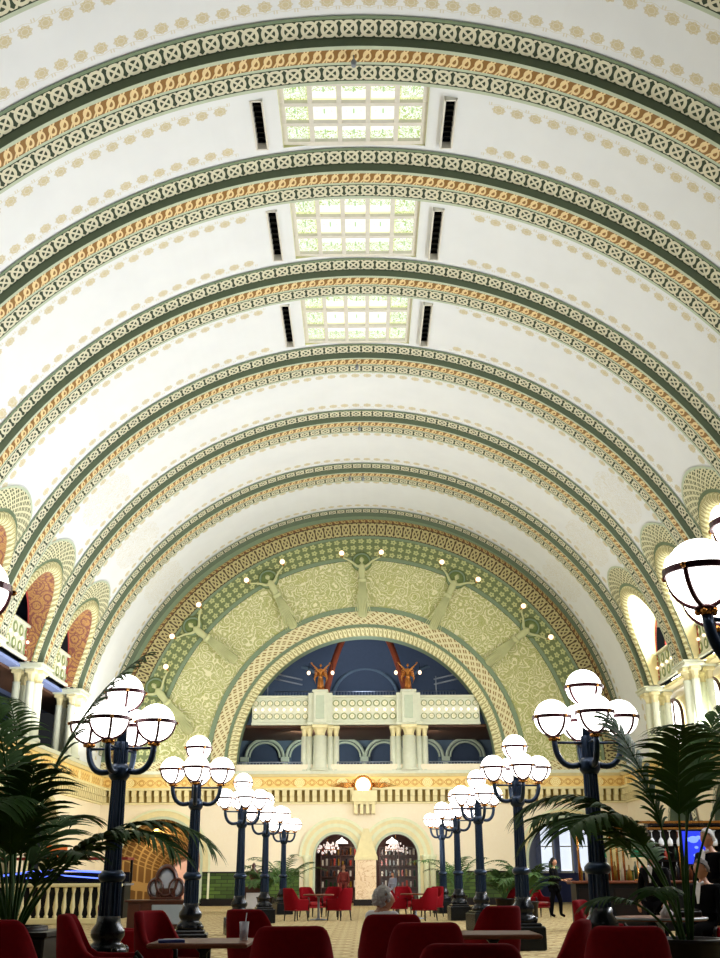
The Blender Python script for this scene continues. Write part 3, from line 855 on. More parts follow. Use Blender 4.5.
def railing(name, L, H, n, label, loc, rz, m_=steel, r=.018):
    t = empty(name, loc, rz, label, 'railing')
    m = MB(); m.tube([(-L / 2, 0, H), (L / 2, 0, H)], r * 1.6, 6); m.tube([(-L / 2, 0, .08), (L / 2, 0, .08)], r * 1.2, 6)
    for j in range(n + 1):
        x = -L / 2 + L * j / n; m.tube([(x, 0, 0), (x, 0, H)], r, 5)
    m.build('rails', m_, t); return t
for k, i in enumerate((6, 5, 4)):
    railing('gallery_railing', 4.6, 1.0, 22, 'dark gallery railing glimpsed through the stencilled arcade, %s' % ['opening nearest the end wall', 'second opening from the end wall', 'third opening from the end wall'][k], (-14.2, (RIB[i] + RIB[i + 1]) / 2, 9.9), PI / 2, darkiron)

# ================================================================== END BALCONY
room = empty('wall_balcony'); tag(room, kind='structure')
m = MB(); m.box((OX, 57.6, 9.4), (15, .1, 9.0)); m.build('back_wall', bluegrey, room)
m = MB(); m.box((OX, 54.6, 5.78), (15, 6.2, .12)); m.build('balcony_floor', brownwood, room)
m = MB(); m.box((OX, 54.9, 8.05), (15, 5.4, .12)); m.build('middle_ceiling', brownwood, room)
for s in (-1, 1):
    m = MB(); m.box((OX + s * 6.9, 55.0, 9.4), (.1, 5.4, 9.0)); m.build('side_wall', darkblue, room)
# dark blue umbrella dome over the upper gallery with orange ribs
m = MB(); rows = []
for k in range(9):
    t_ = k / 8; r = 6.9 * math.cos(t_ * PI / 2 * .98); z = 9.6 + 4.6 * math.sin(t_ * PI / 2)
    rows.append([(OX + r * math.cos(a * PI / 24), 57.5 - 5.6 * (1 - (1 - t_) ** 1.0) * .0 - r * .0 - (6.0 * (t_)) * 1.0 + 0 * math.sin(a), z) if False else (OX - r * math.cos(a * PI / 24), 52.0 + r * .8 * math.sin(a * PI / 24), z) for a in range(25)])
m.grid(rows); m.build('dome', darkblue, room)
for q in (-1, 1):
    m = MB(); pts = [(OX + q * (2.0 - 1.45 * (k / 10) ** 1.2), 52.9 + .25 * k, 9.5 + 4.2 * math.sin(k / 10 * PI / 2 * .9)) for k in range(11)]
    m.tube(pts, .17, 6); m.build('dome_rib', mat('orange_rib', rough=.7, fn=f_twist(.3, '#7a3418', '#c47a3a')), room)
for x in (-3.6, 0.13, 3.9):       # arches moulded on the back wall of the upper gallery
    m = MB(); m.tube([(x + 1.75 * math.cos(PI - PI * k / 20), 57.0 if x == 0.13 else 56.2, 10.0 + 1.7 * math.sin(PI * k / 20)) for k in range(21)], .10, 6); m.build('wall_arch', bluegrey, room)
for x in (-5.2, -3.07, -.95, 1.1, 3.2, 5.37):
    for r_, w_ in ((.98, .09), (.80, .06)):
        m = MB(); m.tube([(x + r_ * math.cos(PI - PI * k / 18), 57.3, 7.1 + r_ * .95 * math.sin(PI * k / 18)) for k in range(19)], w_, 6); m.build('arcade_arch', greenp, room)
    m = MB(); m.box((x - 1.05, 57.3, 7.0), (.42, .3, .22)); m.box((x - 1.05, 57.35, 6.4), (.26, .2, 1.2)); m.build('arcade_pier', greenp, room)
    m = MB(); A = arch_pts(x, .72, 5.8, 7.1, .68, 12); m.add([(a, 57.5, b) for a, b in A], [tuple(range(len(A)))]); m.build('arcade_recess', darkblue, room)
area('gallery_lamp', (-3.0, 53.5, 7.9), (-2, 57.6, 6.5), 3, 1, 230, (.9, 1, .98))
area('gallery_lamp', (3.2, 53.5, 7.9), (3, 57.6, 6.5), 3, 1, 90, (.9, .9, .9))
area('gallery_lamp', (0, 53.0, 9.6), (0, 55, 13), 6, 1, 120, (.8, .85, 1))
def chord(z): return math.sqrt(max(0, 6.12 ** 2 - (z - OZ) ** 2))
# parapet sections
secs = [(-5.35, -2.62, 'end balcony parapet section on the stencilled arcade side, between arch edge and pillar'), (-1.50, 1.62, 'central end balcony parapet section between the two pillars'), (2.76, 5.60, 'end balcony parapet section on the bar side, between pillar and arch edge')]
for a, b, lb in secs:
    n = 8 if b - a < 3 else 8
    parapet('balcony_parapet', b - a, 1.40, n, lb, ((a + b) / 2, 51.75, 8.03), 0)
for xc, lb in ((-2.06, 'stencilled arcade side'), (2.18, 'bar side')):
    t = empty('balcony_pillar', (xc, 51.75, 5.88)); tag(t, 'pale green balcony pillar of clustered columns under the bronze angel, %s' % lb, 'pillar')
    for x, y, r in ((0, -.18, .33), (-.50, .05, .16), (.46, .05, .16), (.76, .1, .15), (-.76, .1, .15)):
        m = MB(); m.lathe([(r * 1.35, 0), (r * 1.35, .08), (r * 1.1, .13), (r, .2), (r * .95, 1.62)], (x, y, 0), 20); m.build('column_shaft', sage, t)
        m = MB(); capital(m, (x, y), r * 1.1, 1.6, 2.12); m.build('capital', creamy, t)
    m = MB(); m.box((0, 0, 2.2), (1.25, .7, .16), bev=.03); m.box((0, 0, 2.96), (1.15, .5, 1.38)); m.box((0, -.12, 2.96), (.62, .6, 1.46)); m.box((0, -.12, 3.72), (.76, .74, .12), bev=.02); m.build('pedestal', sage, t)
    m = MB(); m.box((0, -.43, 2.96), (.40, .03, 1.10), bev=.01); m.build('pedestal_panel', greenp, t)
railing('balcony_railing', 3.1, .42, 20, 'pale low railing at the balcony foot on the stencilled arcade side', (-4.45, 51.7, 5.88), 0)
railing('balcony_railing', 2.6, .42, 17, 'pale low railing at the balcony foot between the two pillars', (.06, 51.7, 5.88), 0)
railing('balcony_railing', 3.0, .42, 20, 'pale low railing at the balcony foot on the bar side', (4.6, 51.7, 5.88), 0)
railing('balcony_railing', 9.0, .5, 60, 'thin upper gallery railing behind the end balcony parapet', (.1, 53.4, 9.4), 0, steel, .012)
# gilded clock-like roundel lamp over the console
t = empty('roundel_lamp', (-.02, 51.34, 5.22)); tag(t, 'glowing round lamp with gilt wreath and wings on the frieze above the console', 'lamp')
m = MB(); m.lathe([(.02, .10), (.25, .08), (.31, .02), (.33, 0)], n=28); m.v = [(a, -c_, b) for a, b, c_ in m.v]; m.build('lamp_face', globe_m, t)
m = MB()
for k in range(26): a = 2 * PI * k / 26; m.ball((.40 * math.cos(a), -.06, .40 * math.sin(a)), .065, 8, 5)
m.build('gilt_wreath', brass, t)
for s in (-1, 1):
    m = MB()
    for k in range(5): m.tube([(s * .42, 0, -.05 + k * .03), (s * (.8 + k * .05), -.02, -.10 + k * .045), (s * (1.55 - k * .13), 0, -.02 + k * .05)], [.05, .04, .008], 6)
    m.build('gilt_wing', brass, t)

# ================================================================== FIGURES
def skinned(name, verts, edges, radii, m, parent=None, sub=2, extra=None, root=0):
    me = bpy.data.meshes.new(name); me.from_pydata([tuple(v) for v in verts], edges, []); me.update()
    o = bpy.data.objects.new(name, me); COL.objects.link(o)
    md = o.modifiers.new('s', 'SKIN'); md.use_smooth_shade = True
    me.skin_vertices.new(name='') if not me.skin_vertices else None
    for i, r in enumerate(radii):
        sv = me.skin_vertices[0].data[i]
        sv.radius = (r, r) if not isinstance(r, tuple) else r
        sv.use_root = (i == root)
    sb = o.modifiers.new('b', 'SUBSURF'); sb.levels = sub; sb.render_levels = sub
    dg = bpy.context.evaluated_depsgraph_get(); dg.update()
    nm = bpy.data.meshes.new_from_object(o.evaluated_get(dg))
    o.modifiers.clear(); o.data = nm
    bpy.data.meshes.remove(me)
    nm.materials.clear(); nm.materials.append(m)
    if extra:
        base = [tuple(v.co) for v in nm.vertices]; fs = [list(p.vertices) for p in nm.polygons]
        k = len(base); vs = base + extra.v; fs += [[a + k for a in f] for f in extra.f]
        m2 = bpy.data.meshes.new(name); m2.from_pydata(vs, [], fs); m2.polygons.foreach_set('use_smooth', [True] * len(fs)); m2.materials.append(m); m2.update()
        o.data = m2; bpy.data.meshes.remove(nm)
    if parent: o.parent = parent
    return o
def head_shape(mb, c, r, face=-PI / 2, tilt=0):
    """head with jaw, nose, brow, eye sockets, lips and ears; face = heading of the face"""
    n, m_ = 28, 22; rows = []
    F = Vector((math.cos(face), math.sin(face), 0)); S = Vector((-F.y, F.x, 0)); U = Vector((0, 0, 1))
    for i in range(m_ + 1):
        t = -PI / 2 + PI * i / m_; row = []
        for k in range(n):
            a = 2 * PI * k / n
            f, s, u = math.cos(t) * math.cos(a), math.cos(t) * math.sin(a), math.sin(t)
            x, y, z = f * .98, s * .78, u * 1.18
            if z < 0: y *= 1 + .28 * z; x *= 1 + .10 * z
            if f > .2:
                w_ = math.exp(-(s / .16) ** 2)
                x += w_ * .24 * math.exp(-((u + .12) / .16) ** 2)          # nose
                x += w_ * .05 * math.exp(-((u - .12) / .2) ** 2)
                x += .07 * math.exp(-(s / .26) ** 2) * math.exp(-((u + .42) / .06) ** 2)   # upper lip
                x += .06 * math.exp(-(s / .22) ** 2) * math.exp(-((u + .53) / .06) ** 2)   # lower lip
                x += .12 * math.exp(-(s / .3) ** 2) * math.exp(-((u + .80) / .14) ** 2)    # chin
                x -= .12 * (math.exp(-((s - .33) / .15) ** 2) + math.exp(-((s + .33) / .15) ** 2)) * math.exp(-((u - .06) / .11) ** 2)  # sockets
                x += .05 * math.exp(-((u - .24) / .1) ** 2) * math.exp(-(s / .5) ** 2)     # brow
            p = Vector(c) + (F * x + S * y + U * z) * r
            row.append(tuple(p))
        rows.append(row)
    mb.grid(rows, close=True)
    for s in (-1, 1):
        e = Vector(c) + (F * .02 + S * s * .80 + U * -.02) * r; mb.ball(tuple(e), r * .2, 8, 6, (.6, .6, 1.2))
        e = Vector(c) + (F * .80 + S * s * .32 + U * .06) * r; mb.ball(tuple(e), r * .11, 8, 6)
    return F, S, U
def hand(mb, wrist, d, side_v, L=.18, curl=.5):
    """palm and five unequal bent fingers, d = pointing direction, side_v = thumb side"""
    d = Vector(d).normalized(); s = Vector(side_v); s = (s - d * s.dot(d)).normalized(); nrm = d.cross(s).normalized()
    w_ = Vector(wrist)
    mb.tube([w_, w_ + d * L * .25, w_ + d * L * .48], [.026, .036, .034], 10)
    mb.tube([w_ + d * L * .12 + s * .012, w_ + d * L * .3 + s * .014, w_ + d * L * .5 + s * .02], [.02, .026, .02], 8)
    for k, (off, ln) in enumerate(((.027, .40), (.009, .46), (-.009, .43), (-.026, .34))):
        b = w_ + d * L * .45 + s * off; a1 = -curl * .5; a2 = -curl * 1.2
        p1 = b + (d * math.cos(a1) + nrm * math.sin(a1)) * L * ln * .5
        p2 = p1 + (d * math.cos(a2) + nrm * math.sin(a2)) * L * ln * .5
        mb.tube([b, p1, p2], [.0095, .009, .007], 7)
    b = w_ + d * L * .14 + s * .024
    mb.tube([b, b + (d * .6 + s * .7).normalized() * L * .22, b + (d * .85 + s * .6).normalized() * L * .40], [.012, .011, .008], 7)
def person(loc, rz, label, pose, skin_m=skin, top_m=suit, leg_m=None, hair_m=greyhair, hair='short', look=0, arms=None, seat=.46, scale=1.0, female=False, torso=1.0, neck=.145):
    """pose 'stand' or 'sit'; faces local -Y; origin on the floor beneath the pelvis"""
    t = empty('person', loc, rz, label, 'person'); t.scale = (scale,) * 3
    leg_m = leg_m or top_m
    hip = seat + .12 if pose == 'sit' else .95
    sh = hip + .46 * torso; nk = hip + .53 * torso; hd = hip + .53 * torso + neck
    shw = .17 if female else .20
    lean = 0.02
    V = [(0, 0, hip), (0, .01, hip + .14 * torso), (0, .0, hip + .30 * torso), (0, lean, sh - .02), (0, lean, nk), (0, lean - .01, hd - .06)]
    E_ = [(0, 1), (1, 2), (2, 3), (3, 4), (4, 5)]
    R = [(.12, .085), (.12, .085), (.15, .10), (.12, .09), .055, .052]
    Rc = [(.18, .135), (.165, .125), (.19, .14), (.15, .115), .066, None]
    am = arms or {-1: [(-.25, -.02, hip + .20), (-.24, -.12, hip - .04)], 1: [(.25, -.02, hip + .20), (.24, -.12, hip - .04)]}
    wr = {}
    for s in (-1, 1):
        k = len(V); (el, wri) = am[s]
        V += [(s * shw, lean, sh), el, wri]; E_ += [(3, k), (k, k + 1), (k + 1, k + 2)]
        R += [.058, .044, .028]; Rc += [.075, .058, .042]; wr[s] = (Vector(el), Vector(wri))
    legs0 = len(V)
    for s in (-1, 1):
        k = len(V)
        if pose == 'sit': V += [(s * .10, -.06, hip - .02), (s * .12, -.44, hip - .02), (s * .12, -.46, .10), (s * .12, -.60, .04)]
        elif pose == 'stride': V += [(s * .09, 0, hip - .08), (s * .10, -.10 * s - .03, .50), (s * .10, .12 * -s, .09), (s * .11, .12 * -s - .14, .04)]
        else: V += [(s * .09, 0, hip - .08), (s * .11, -.02, .50), (s * .12, .02, .09), (s * .13, -.12, .04)]
        E_ += [(0, k), (k, k + 1), (k + 1, k + 2), (k + 2, k + 3)]; R += [.06, .045, .034, .030]; Rc += [.10, .075, .055, .045]
    ex = MB(); hc = (0, lean - .03, hd + .01)
    F, S_, U_ = head_shape(ex, hc, .105, -PI / 2 + look)
    for s in (-1, 1):
        e, w_ = wr[s]; hand(ex, w_, w_ - e, (-s, -.3, .2))
    skinned('body', V, E_, R, skin_m, t, 1, ex)
    # clothes: jacket over torso and arms, trousers over the legs
    idx = [0, 1, 2, 3, 4] + list(range(6, legs0)); mp = {a: j for j, a in enumerate(idx)}
    Vc = [V[a] for a in idx]; Vc[mp[4]] = (0, lean, nk - .03)
    for s, k in ((-1, 8), (1, 11)): e, w_ = wr[s]; Vc[mp[k]] = tuple(w_ + (e - w_) * .12)
    hem = len(Vc)
    skinned('jacket', Vc + [(0, -.02 if pose == 'sit' else 0, hip - .13)], [(mp[a], mp[b]) for a, b in E_ if a in mp and b in mp] + [(0, hem)], [Rc[a] for a in idx] + [(.185, .14)], top_m, t, 1)
    idx = [0] + list(range(legs0, len(V))); mp = {a: j for j, a in enumerate(idx)}
    skinned('trousers', [V[a] for a in idx], [(mp[a], mp[b]) for a, b in E_ if a in mp and b in mp], [(.17, .13)] + [Rc[a] for a in idx[1:]], leg_m, t, 1)
    h = MB(); r = .105
    def hairshell(drop, thick, back):
        rows = []; n = 24
        for i in range(11):
            q = PI / 2 - i / 10 * (PI / 2 + drop); row = []
            for k in range(n):
                a = 2 * PI * k / n
                fr_ = math.cos(a)                     # +1 towards the face
                qq = q if fr_ < .25 else max(q, .45 + .35 * (fr_ - .25))
                f, s, u = math.cos(qq) * math.cos(a), math.cos(qq) * math.sin(a), math.sin(qq)
                wob = 1 + .05 * math.sin(a * 7 + i * 2.1) + .04 * math.sin(a * 3 - i * 1.3)
                p = Vector(hc) + (F * (f * 1.02 - .04 * back) + S_ * s * .86 + U_ * (u * 1.2 + .03)) * r * thick * wob
                row.append(tuple(p))
            rows.append(row)
        h.grid(rows, close=True)
    if hair == 'short': hairshell(.25, 1.07, 1)
    if hair == 'curly':
        hairshell(.45, 1.12, 1)
        rr = random.Random(3)
        for k in range(150):
            a = rr.uniform(.9, 2 * PI - .9); q = rr.uniform(-.55, 1.4)
            p = Vector(hc) + (F * math.cos(q) * math.cos(a) * 1.12 + S_ * math.cos(q) * math.sin(a) * .95 + U_ * (math.sin(q) * 1.22)) * r
            h.ball(tuple(p), rr.uniform(.014, .026), 6, 4)
    if hair == 'long':
        hairshell(.7, 1.12, 1)
        h.tube([Vector(hc) - F * .06 + U_ * .02, Vector(hc) - F * .09 - U_ * .12, Vector(hc) - F * .09 - U_ * .26], [.09, .085, .05], 12)
    if h.v: h.build('hair', hair_m, t)
    if top_m is suit and not female:
        c = MB(); c.add([(-.05, -.125, nk - .02), (.05, -.125, nk - .02), (.015, -.155, nk - .26), (-.015, -.155, nk - .26)], [(0, 1, 2, 3)]); c.tube([(-.055, -.06, nk + .0), (0, -.10, nk - .03), (.055, -.06, nk)], .02, 6); c.build('shirt_front', shirt, t)
    return t

def relief_woman(loc, ang, label, h=2.5, bulbs=True):
    """plaster maiden with raised arms holding two glowing flowers; local Z is her up axis, faces -Y"""
    t = empty('relief_figure', loc); t.rotation_euler = (0, ang, 0); tag(t, label, 'relief figure', None)
    s = h / 2.5
    V = [(0, 0, 0), (0, -.06, .32), (0, -.02, .62), (0, 0, .86), (0, 0, 1.02), (-.22, -.02, .84), (-.55, -.05, 1.12), (-.95, -.12, 1.30), (.22, -.02, .84), (.55, -.05, 1.12), (.95, -.12, 1.30), (0, .02, -.45), (0, .04, -1.1), (0, .05, -1.8)]
    E_ = [(0, 1), (1, 2), (2, 3), (3, 4), (3, 5), (5, 6), (6, 7), (3, 8), (8, 9), (9, 10), (0, 11), (11, 12), (12, 13)]
    R = [(.21, .16), (.15, .12), (.21, .15), (.12, .10), .065, .08, .055, .04, .08, .055, .04, (.24, .16), (.25, .13), (.26, .07)]
    V = [(a * s, b * s, c * s) for a, b, c in V]; R = [tuple(x * s for x in r) if isinstance(r, tuple) else r * s for r in R]
    ex = MB(); head_shape(ex, (0, -.02 * s, 1.17 * s), .135 * s, -PI / 2)
    for k in range(9):      # drapery folds
        a = -1.0 + 2.0 * k / 8; ex.tube([(a * .12 * s, -.14 * s, 0), (a * .24 * s, -.14 * s, -.8 * s), (a * .42 * s, -.05 * s, -1.7 * s)], [.02 * s, .03 * s, .012 * s], 6)
    for q in (-1, 1): hand(ex, (q * .95 * s, -.12 * s, 1.30 * s), (q * .4, -.2, .9), (-q, 0, 0), L=.2 * s)
    skinned('body', V, E_, R, mat('plaster_relief', '#bdbf8c', .7), t, 1, ex)
    m = MB(); m.tube([(.42 * s * math.cos(k * PI / 12), .02, 1.1 * s + .42 * s * math.sin(k * PI / 12)) for k in range(24)], .05 * s, 6, close=True); m.build('halo_ring', green, t)
    m = MB()
    for k in range(25): a = -PI * .15 + PI * 1.3 * k / 24
    m.lathe([(.0, .03), (.52 * s, .03), (.52 * s, .0)], n=30); m.v = [(a, .06 - c_, b + 1.1 * s) for a, b, c_ in m.v]; m.build('halo_disc', mat('halo_green', '#6b7a44', .8), t)
    for q in (-1, 1):
        m = MB(); m.tube([(q * .95 * s, -.13 * s, 1.28 * s), (q * 1.0 * s, -.2, 1.42 * s)], [.02, .07], 8); m.build('flower_cup', brass, t)
        m = MB(); m.ball((q * 1.0 * s, -.22, 1.50 * s), .13, 12, 8); m.build('glowing_flower', bulb_m, t)
    return t
figs = [((-.02, 15.0), 'crowning the end wall arch'), ((-4.2, 14.25), 'first from the crown, stencilled side'), ((4.2, 14.2), 'first from the crown, window side'),
        ((-7.55, 12.15), 'second from the crown, stencilled side'), ((7.4, 12.0), 'second from the crown, window side'), ((-9.35, 9.0), 'lowest on the arch, stencilled side')]
for (x, z), lb in figs:
    a = math.atan2(x - OX, z - OZ)
    relief_woman((x, YW - .14, z), a if lb[0:3] != 'low' else a * .55, 'plaster maiden with raised arms and two glowing flowers %s' % lb)

def angel(loc, label):
    t = empty('bronze_angel', loc); tag(t, label, 'statue')
    V = [(0, 0, .62), (0, -.02, .80), (0, 0, .98), (0, 0, 1.08), (-.12, 0, .97), (-.26, -.02, 1.12), (-.42, -.04, 1.26), (.12, 0, .97), (.26, -.02, 1.12), (.42, -.04, 1.26), (0, 0, .35), (0, 0, .06)]
    E_ = [(0, 1), (1, 2), (2, 3), (2, 4), (4, 5), (5, 6), (2, 7), (7, 8), (8, 9), (0, 10), (10, 11)]
    R = [(.11, .09), (.085, .07), (.10, .075), .035, .05, .035, .025, .05, .035, .025, (.12, .10), (.17, .14)]
    ex = MB(); head_shape(ex, (0, -.01, 1.20), .075, -PI / 2)
    for k in range(8): a = 2 * PI * k / 8; ex.tube([(.10 * math.cos(a), .09 * math.sin(a), .6), (.15 * math.cos(a), .13 * math.sin(a), .05)], .022, 5)
    for q in (-1, 1): hand(ex, (q * .42, -.04, 1.26), (q * .5, 0, .8), (-q, 0, 0), L=.13)
    skinned('body', V, E_, R, bronze, t, 1, ex)
    for q in (-1, 1):
        m = MB()
        for k in range(6): m.tube([(q * .05, .08, .95 - k * .03), (q * (.22 + .02 * k), .13, 1.12 - k * .10), (q * (.34 - .02 * k), .14, 1.10 - k * .15)], [.03, .04, .01], 6)
        m.build('wing', bronze, t)
        m = MB(); m.tube([(q * .45, -.05, 1.30), (q * .56, -.06, 1.30), (q * .58, -.06, .92)], .012, 5); m.build('lantern_chain', darkiron, t)
        m = MB(); m.ball((q * .58, -.06, .84), .085, 12, 8, (1, 1, 1.25)); m.build('lantern', bulb_m, t)
    m = MB(); m.lathe([(.24, 0), (.24, .05), (.18, .08)], n=20); m.build('statue_base', bronze, t)
angel((-2.06, 51.63, 9.665), 'small bronze angel with hanging lanterns on the balcony pillar of the stencilled arcade side')
angel((2.18, 51.63, 9.665), 'small bronze angel with hanging lanterns on the balcony pillar of the bar side')
for x, y, z, lb in ((-3.9, 52.6, 10.2, 'stencilled arcade side'), (4.4, 52.6, 10.2, 'bar side')):     # projector trusses on the upper gallery
    t = empty('stage_truss', (x, y, z)); tag(t, 'short grey slanted truss on the upper gallery, %s' % lb, 'truss')
    m = MB()
    for dz in (0, .25): m.tube([(-.9, 0, .3 + dz if x < 0 else -.1 + dz), (.9, 0, -.1 + dz if x < 0 else .3 + dz)], .04, 6)
    m.build('truss_bar', steel, t)
    m = MB(); m.tube([(-.8, 0, -.75), (-.8, 0, .3)], .03, 6); m.build('stand', steel, t)

# ================================================================== GLOBE LAMPS
def globe_part(parent, c, r):
    g = empty('globe_holder', c) if False else None
    m = MB(); m.ball((0, 0, 0), r, 24, 16); g = m.build('glass_globe', globe_m, parent); g.location = c
    m = MB(); R = r * 1.035
    rows = []
    for z, q in ((-.021, 0), (.021, 0), (.021, .014), (-.021, .014), (-.021, 0)): rows.append([((R + q) * math.cos(2 * PI * k / 32), (R + q) * math.sin(2 * PI * k / 32), z) for k in range(32)])
    m.grid(rows, close=True, smooth=False)
    for k in range(4):
        a = k * PI / 2 + .5; m.tube([(R * math.cos(-q) * math.cos(a), R * math.cos(-q) * math.sin(a), R * math.sin(-q)) for q in [PI / 2 * .92 * j / 8 for j in range(9)]], .016, 6)
    m.lathe([(.055, -r * 1.12), (.075, -r * 1.06), (.05, -r * .98)], n=12)
    m.build('globe_cage', cage_m, g)
    for k in range(4): a = k * PI / 2 + .5; m = MB(); m.ball(((R + .025) * math.cos(a), (R + .025) * math.sin(a), 0), .020, 8, 6); m.build('cage_finial', brass, g)
    return g
def lamp_proto():
    t = empty('globe_lamp')
    m = MB(); m.box((0, 0, .19), (.60, .60, .38), bev=.02); m.box((0, 0, .40), (.50, .50, .06), bev=.02); m.build('plinth', darkiron, t)
    m = MB(); m.lathe([(.22, .42), (.235, .47), (.20, .53), (.15, .57), (.19, .63), (.19, .69), (.14, .76), (.13, .84)], n=24); m.build('turned_base', darkiron, t)
    for k in range(4):
        a = k * PI / 2 + PI / 4; m = MB(); m.ball((.22 * math.cos(a), .22 * math.sin(a), .48), .05, 10, 8); m.build('foot_knob', darkiron, t)
    m = MB(); m.lathe([(.125, .84), (.120, 1.24)], n=32, flute=.12); m.build('lower_shaft', iron, t)
    m = MB(); m.lathe([(.12, 1.20), (.155, 1.24), (.155, 1.28), (.11, 1.33)], n=24); m.build('collar', iron, t)
    m = MB(); m.lathe([(.100, 1.30), (.085, 2.35), (.082, 2.78)], n=32, flute=.12); m.build('fluted_shaft', iron, t)
    m = MB(); m.lathe([(.09, 2.33), (.125, 2.38), (.125, 2.46), (.09, 2.52)], n=20); m.build('hub', iron, t)
    m = MB(); m.lathe([(.06, 2.76), (.05, 3.10), (.08, 3.14)], n=16); m.build('neck', iron, t)
    for k in range(4):
        a = k * PI / 2; ca, sa = math.cos(a), math.sin(a)
        m = MB(); pts = []
        for q in range(11):
            f = q / 10 * PI / 2; rr = .12 + .29 * math.sin(f) ; z = 2.44 + .28 * (1 - math.cos(f)) - .05 * math.sin(f * 2)
            pts.append((rr * ca, rr * sa, z))
        m.tube(pts, .036, 10); m.build('curved_arm', iron, t)
        m = MB(); m.tube([(.08 * ca, .08 * sa, 2.70), (.40 * ca, .40 * sa, 2.70)], .016, 8); m.build('tie_bar', iron, t)
        m = MB()
        for b in range(5): m.ball((.41 * ca + .055 * math.cos(b * 2 * PI / 5), .41 * sa + .055 * math.sin(b * 2 * PI / 5), 2.745), .022, 8, 6)
        m.lathe([(.03, 2.72), (.05, 2.75), (.035, 2.78)], (.41 * ca, .41 * sa, 0), 12)
        m.build('brass_cup', brass, t)
        globe_part(t, (.42 * ca, .42 * sa, 3.00), .22)
    globe_part(t, (0, 0, 3.37), .22)
    return t
lamps = [(-2.87, 13.0, -.17, 'glowing five-globe cast iron lamp on the clock cabinet side, second nearest to the camera'),
         (2.90, 13.9, .05, 'glowing five-globe cast iron lamp on the bar side, second nearest to the camera'),
         (-2.86, 19.0, .1, 'glowing five-globe cast iron lamp on the clock cabinet side, third from the camera'),
         (-2.86, 26.3, .3, 'glowing five-globe cast iron lamp on the clock cabinet side, fourth from the camera'),
         (-2.85, 32.7, .2, 'glowing five-globe cast iron lamp on the clock cabinet side, fifth from the camera'),
         (-2.84, 39.9, .4, 'glowing five-globe cast iron lamp on the clock cabinet side, last before the end wall'),
         (2.90, 20.7, .15, 'glowing five-globe cast iron lamp on the bar side, third from the camera'),
         (2.89, 27.9, .3, 'glowing five-globe cast iron lamp on the bar side, fourth from the camera'),
         (2.86, 34.2, .1, 'glowing five-globe cast iron lamp on the bar side, fifth from the camera'),
         (2.84, 40.6, .35, 'glowing five-globe cast iron lamp on the bar side, last before the end wall'),
         (-2.88, 6.6, .0, 'nearest five-globe lamp on the clock cabinet side, one globe entering the frame'),
         (2.72, 7.05, .35, 'nearest five-globe lamp on the bar side, huge glowing globes at the frame edge')]
lp = lamp_proto()
for k, (x, y, rz, lb) in enumerate(lamps):
    o = lp if k == 0 else copy_tree(lp)
    o.location = (x, y, 0); o.rotation_euler.z = rz
    s = .995 if x < 0 else 1.05
    o.scale = (s, s, s); tag(o, lb, 'lamp', 'globe lamps in two rows')

# ================================================================== PALMS
def frond(name, L, elev, az, curve_, n, lw, ll, m, parent, base, seed, t0=.24, hang=.5):
    rr = random.Random(seed)
    pts = []; p = Vector(base); d_az = Vector((math.cos(az), math.sin(az), 0)); a = elev; S = 26
    for k in range(S + 1):
        pts.append(p.copy()); p = p + (d_az * math.cos(a) + Vector((0, 0, 1)) * math.sin(a)) * (L / S); a -= curve_ / S * (.4 + 1.2 * k / S)
    mb = MB(); mb.tube(pts, [.016 * (1 - .8 * k / S) + .003 for k in range(S + 1)], 5)
    side = d_az.cross(Vector((0, 0, 1)))
    for k in range(n):
        t = t0 + (1 - t0) * (k + .5) / n; i = min(S - 1, int(t * S)); q = pts[i].lerp(pts[i + 1], t * S - i); tg = (pts[i + 1] - pts[i]).normalized()
        prof = math.sin(PI * min(1, (t - t0 + .02) / (1.02 - t0))) ** .6
        for s in (-1, 1):
            l = ll * (.45 + .55 * prof) * rr.uniform(.88, 1.08)
            sp = rr.uniform(.62, .92)
            dirv = (side * s * math.cos(sp) + tg * math.sin(sp) + Vector((0, 0, .12))).normalized()
            w_ = lw * rr.uniform(.8, 1.1); up = tg.cross(dirv).normalized() * s
            pr = []; c = q.copy(); dd = dirv.copy(); K = 5
            for j in range(K + 1):
                wj = w_ * [.5, 1, 1, .8, .5, .02][j]; wv = dd.cross(up).normalized() * wj * .5
                pr.append((tuple(c - wv), tuple(c + up * wj * .12), tuple(c + wv)))
                c = c + dd * (l / K); dd = (dd + Vector((0, 0, -hang * .42))).normalized()
            mb.grid([list(x) for x in pr], smooth=True)
    return mb.build(name, m, parent)
def palm(loc, label, fr, pot_r=.3, pot_h=.5, m=leaf, pot=True, grp=None, t0=.24, seed=1):
    t = empty('potted_palm', loc); tag(t, label, 'palm', grp)
    if pot:
        q = MB(); q.lathe([(pot_r * .75, 0), (pot_r, pot_h * .9), (pot_r * 1.08, pot_h * .92), (pot_r * 1.08, pot_h), (pot_r * .92, pot_h), (pot_r * .9, pot_h - .06)], n=24); q.build('pot', darkwood, t)
        q = MB(); q.lathe([(pot_r * .9, pot_h - .08), (.01, pot_h - .05)], n=20); q.build('soil', soil, t)
    if pot_h == .80: q = MB(); q.box((0, 0, .36), (.90, .80, .72), bev=.02); q.box((0, 0, .735), (.96, .86, .05), bev=.01); q.build('planter_box', darkwood, t)
    for k, (L, el, az, cv, n, lw, ll, b) in enumerate(fr):
        frond('frond', L, el, az, cv, int(n * 1.25), lw * 1.55, ll * 1.1, m, t, (b[0], b[1], pot_h - .06 + b[2]), seed * 100 + k, t0=t0, hang=.5)
    return t
D = math.radians
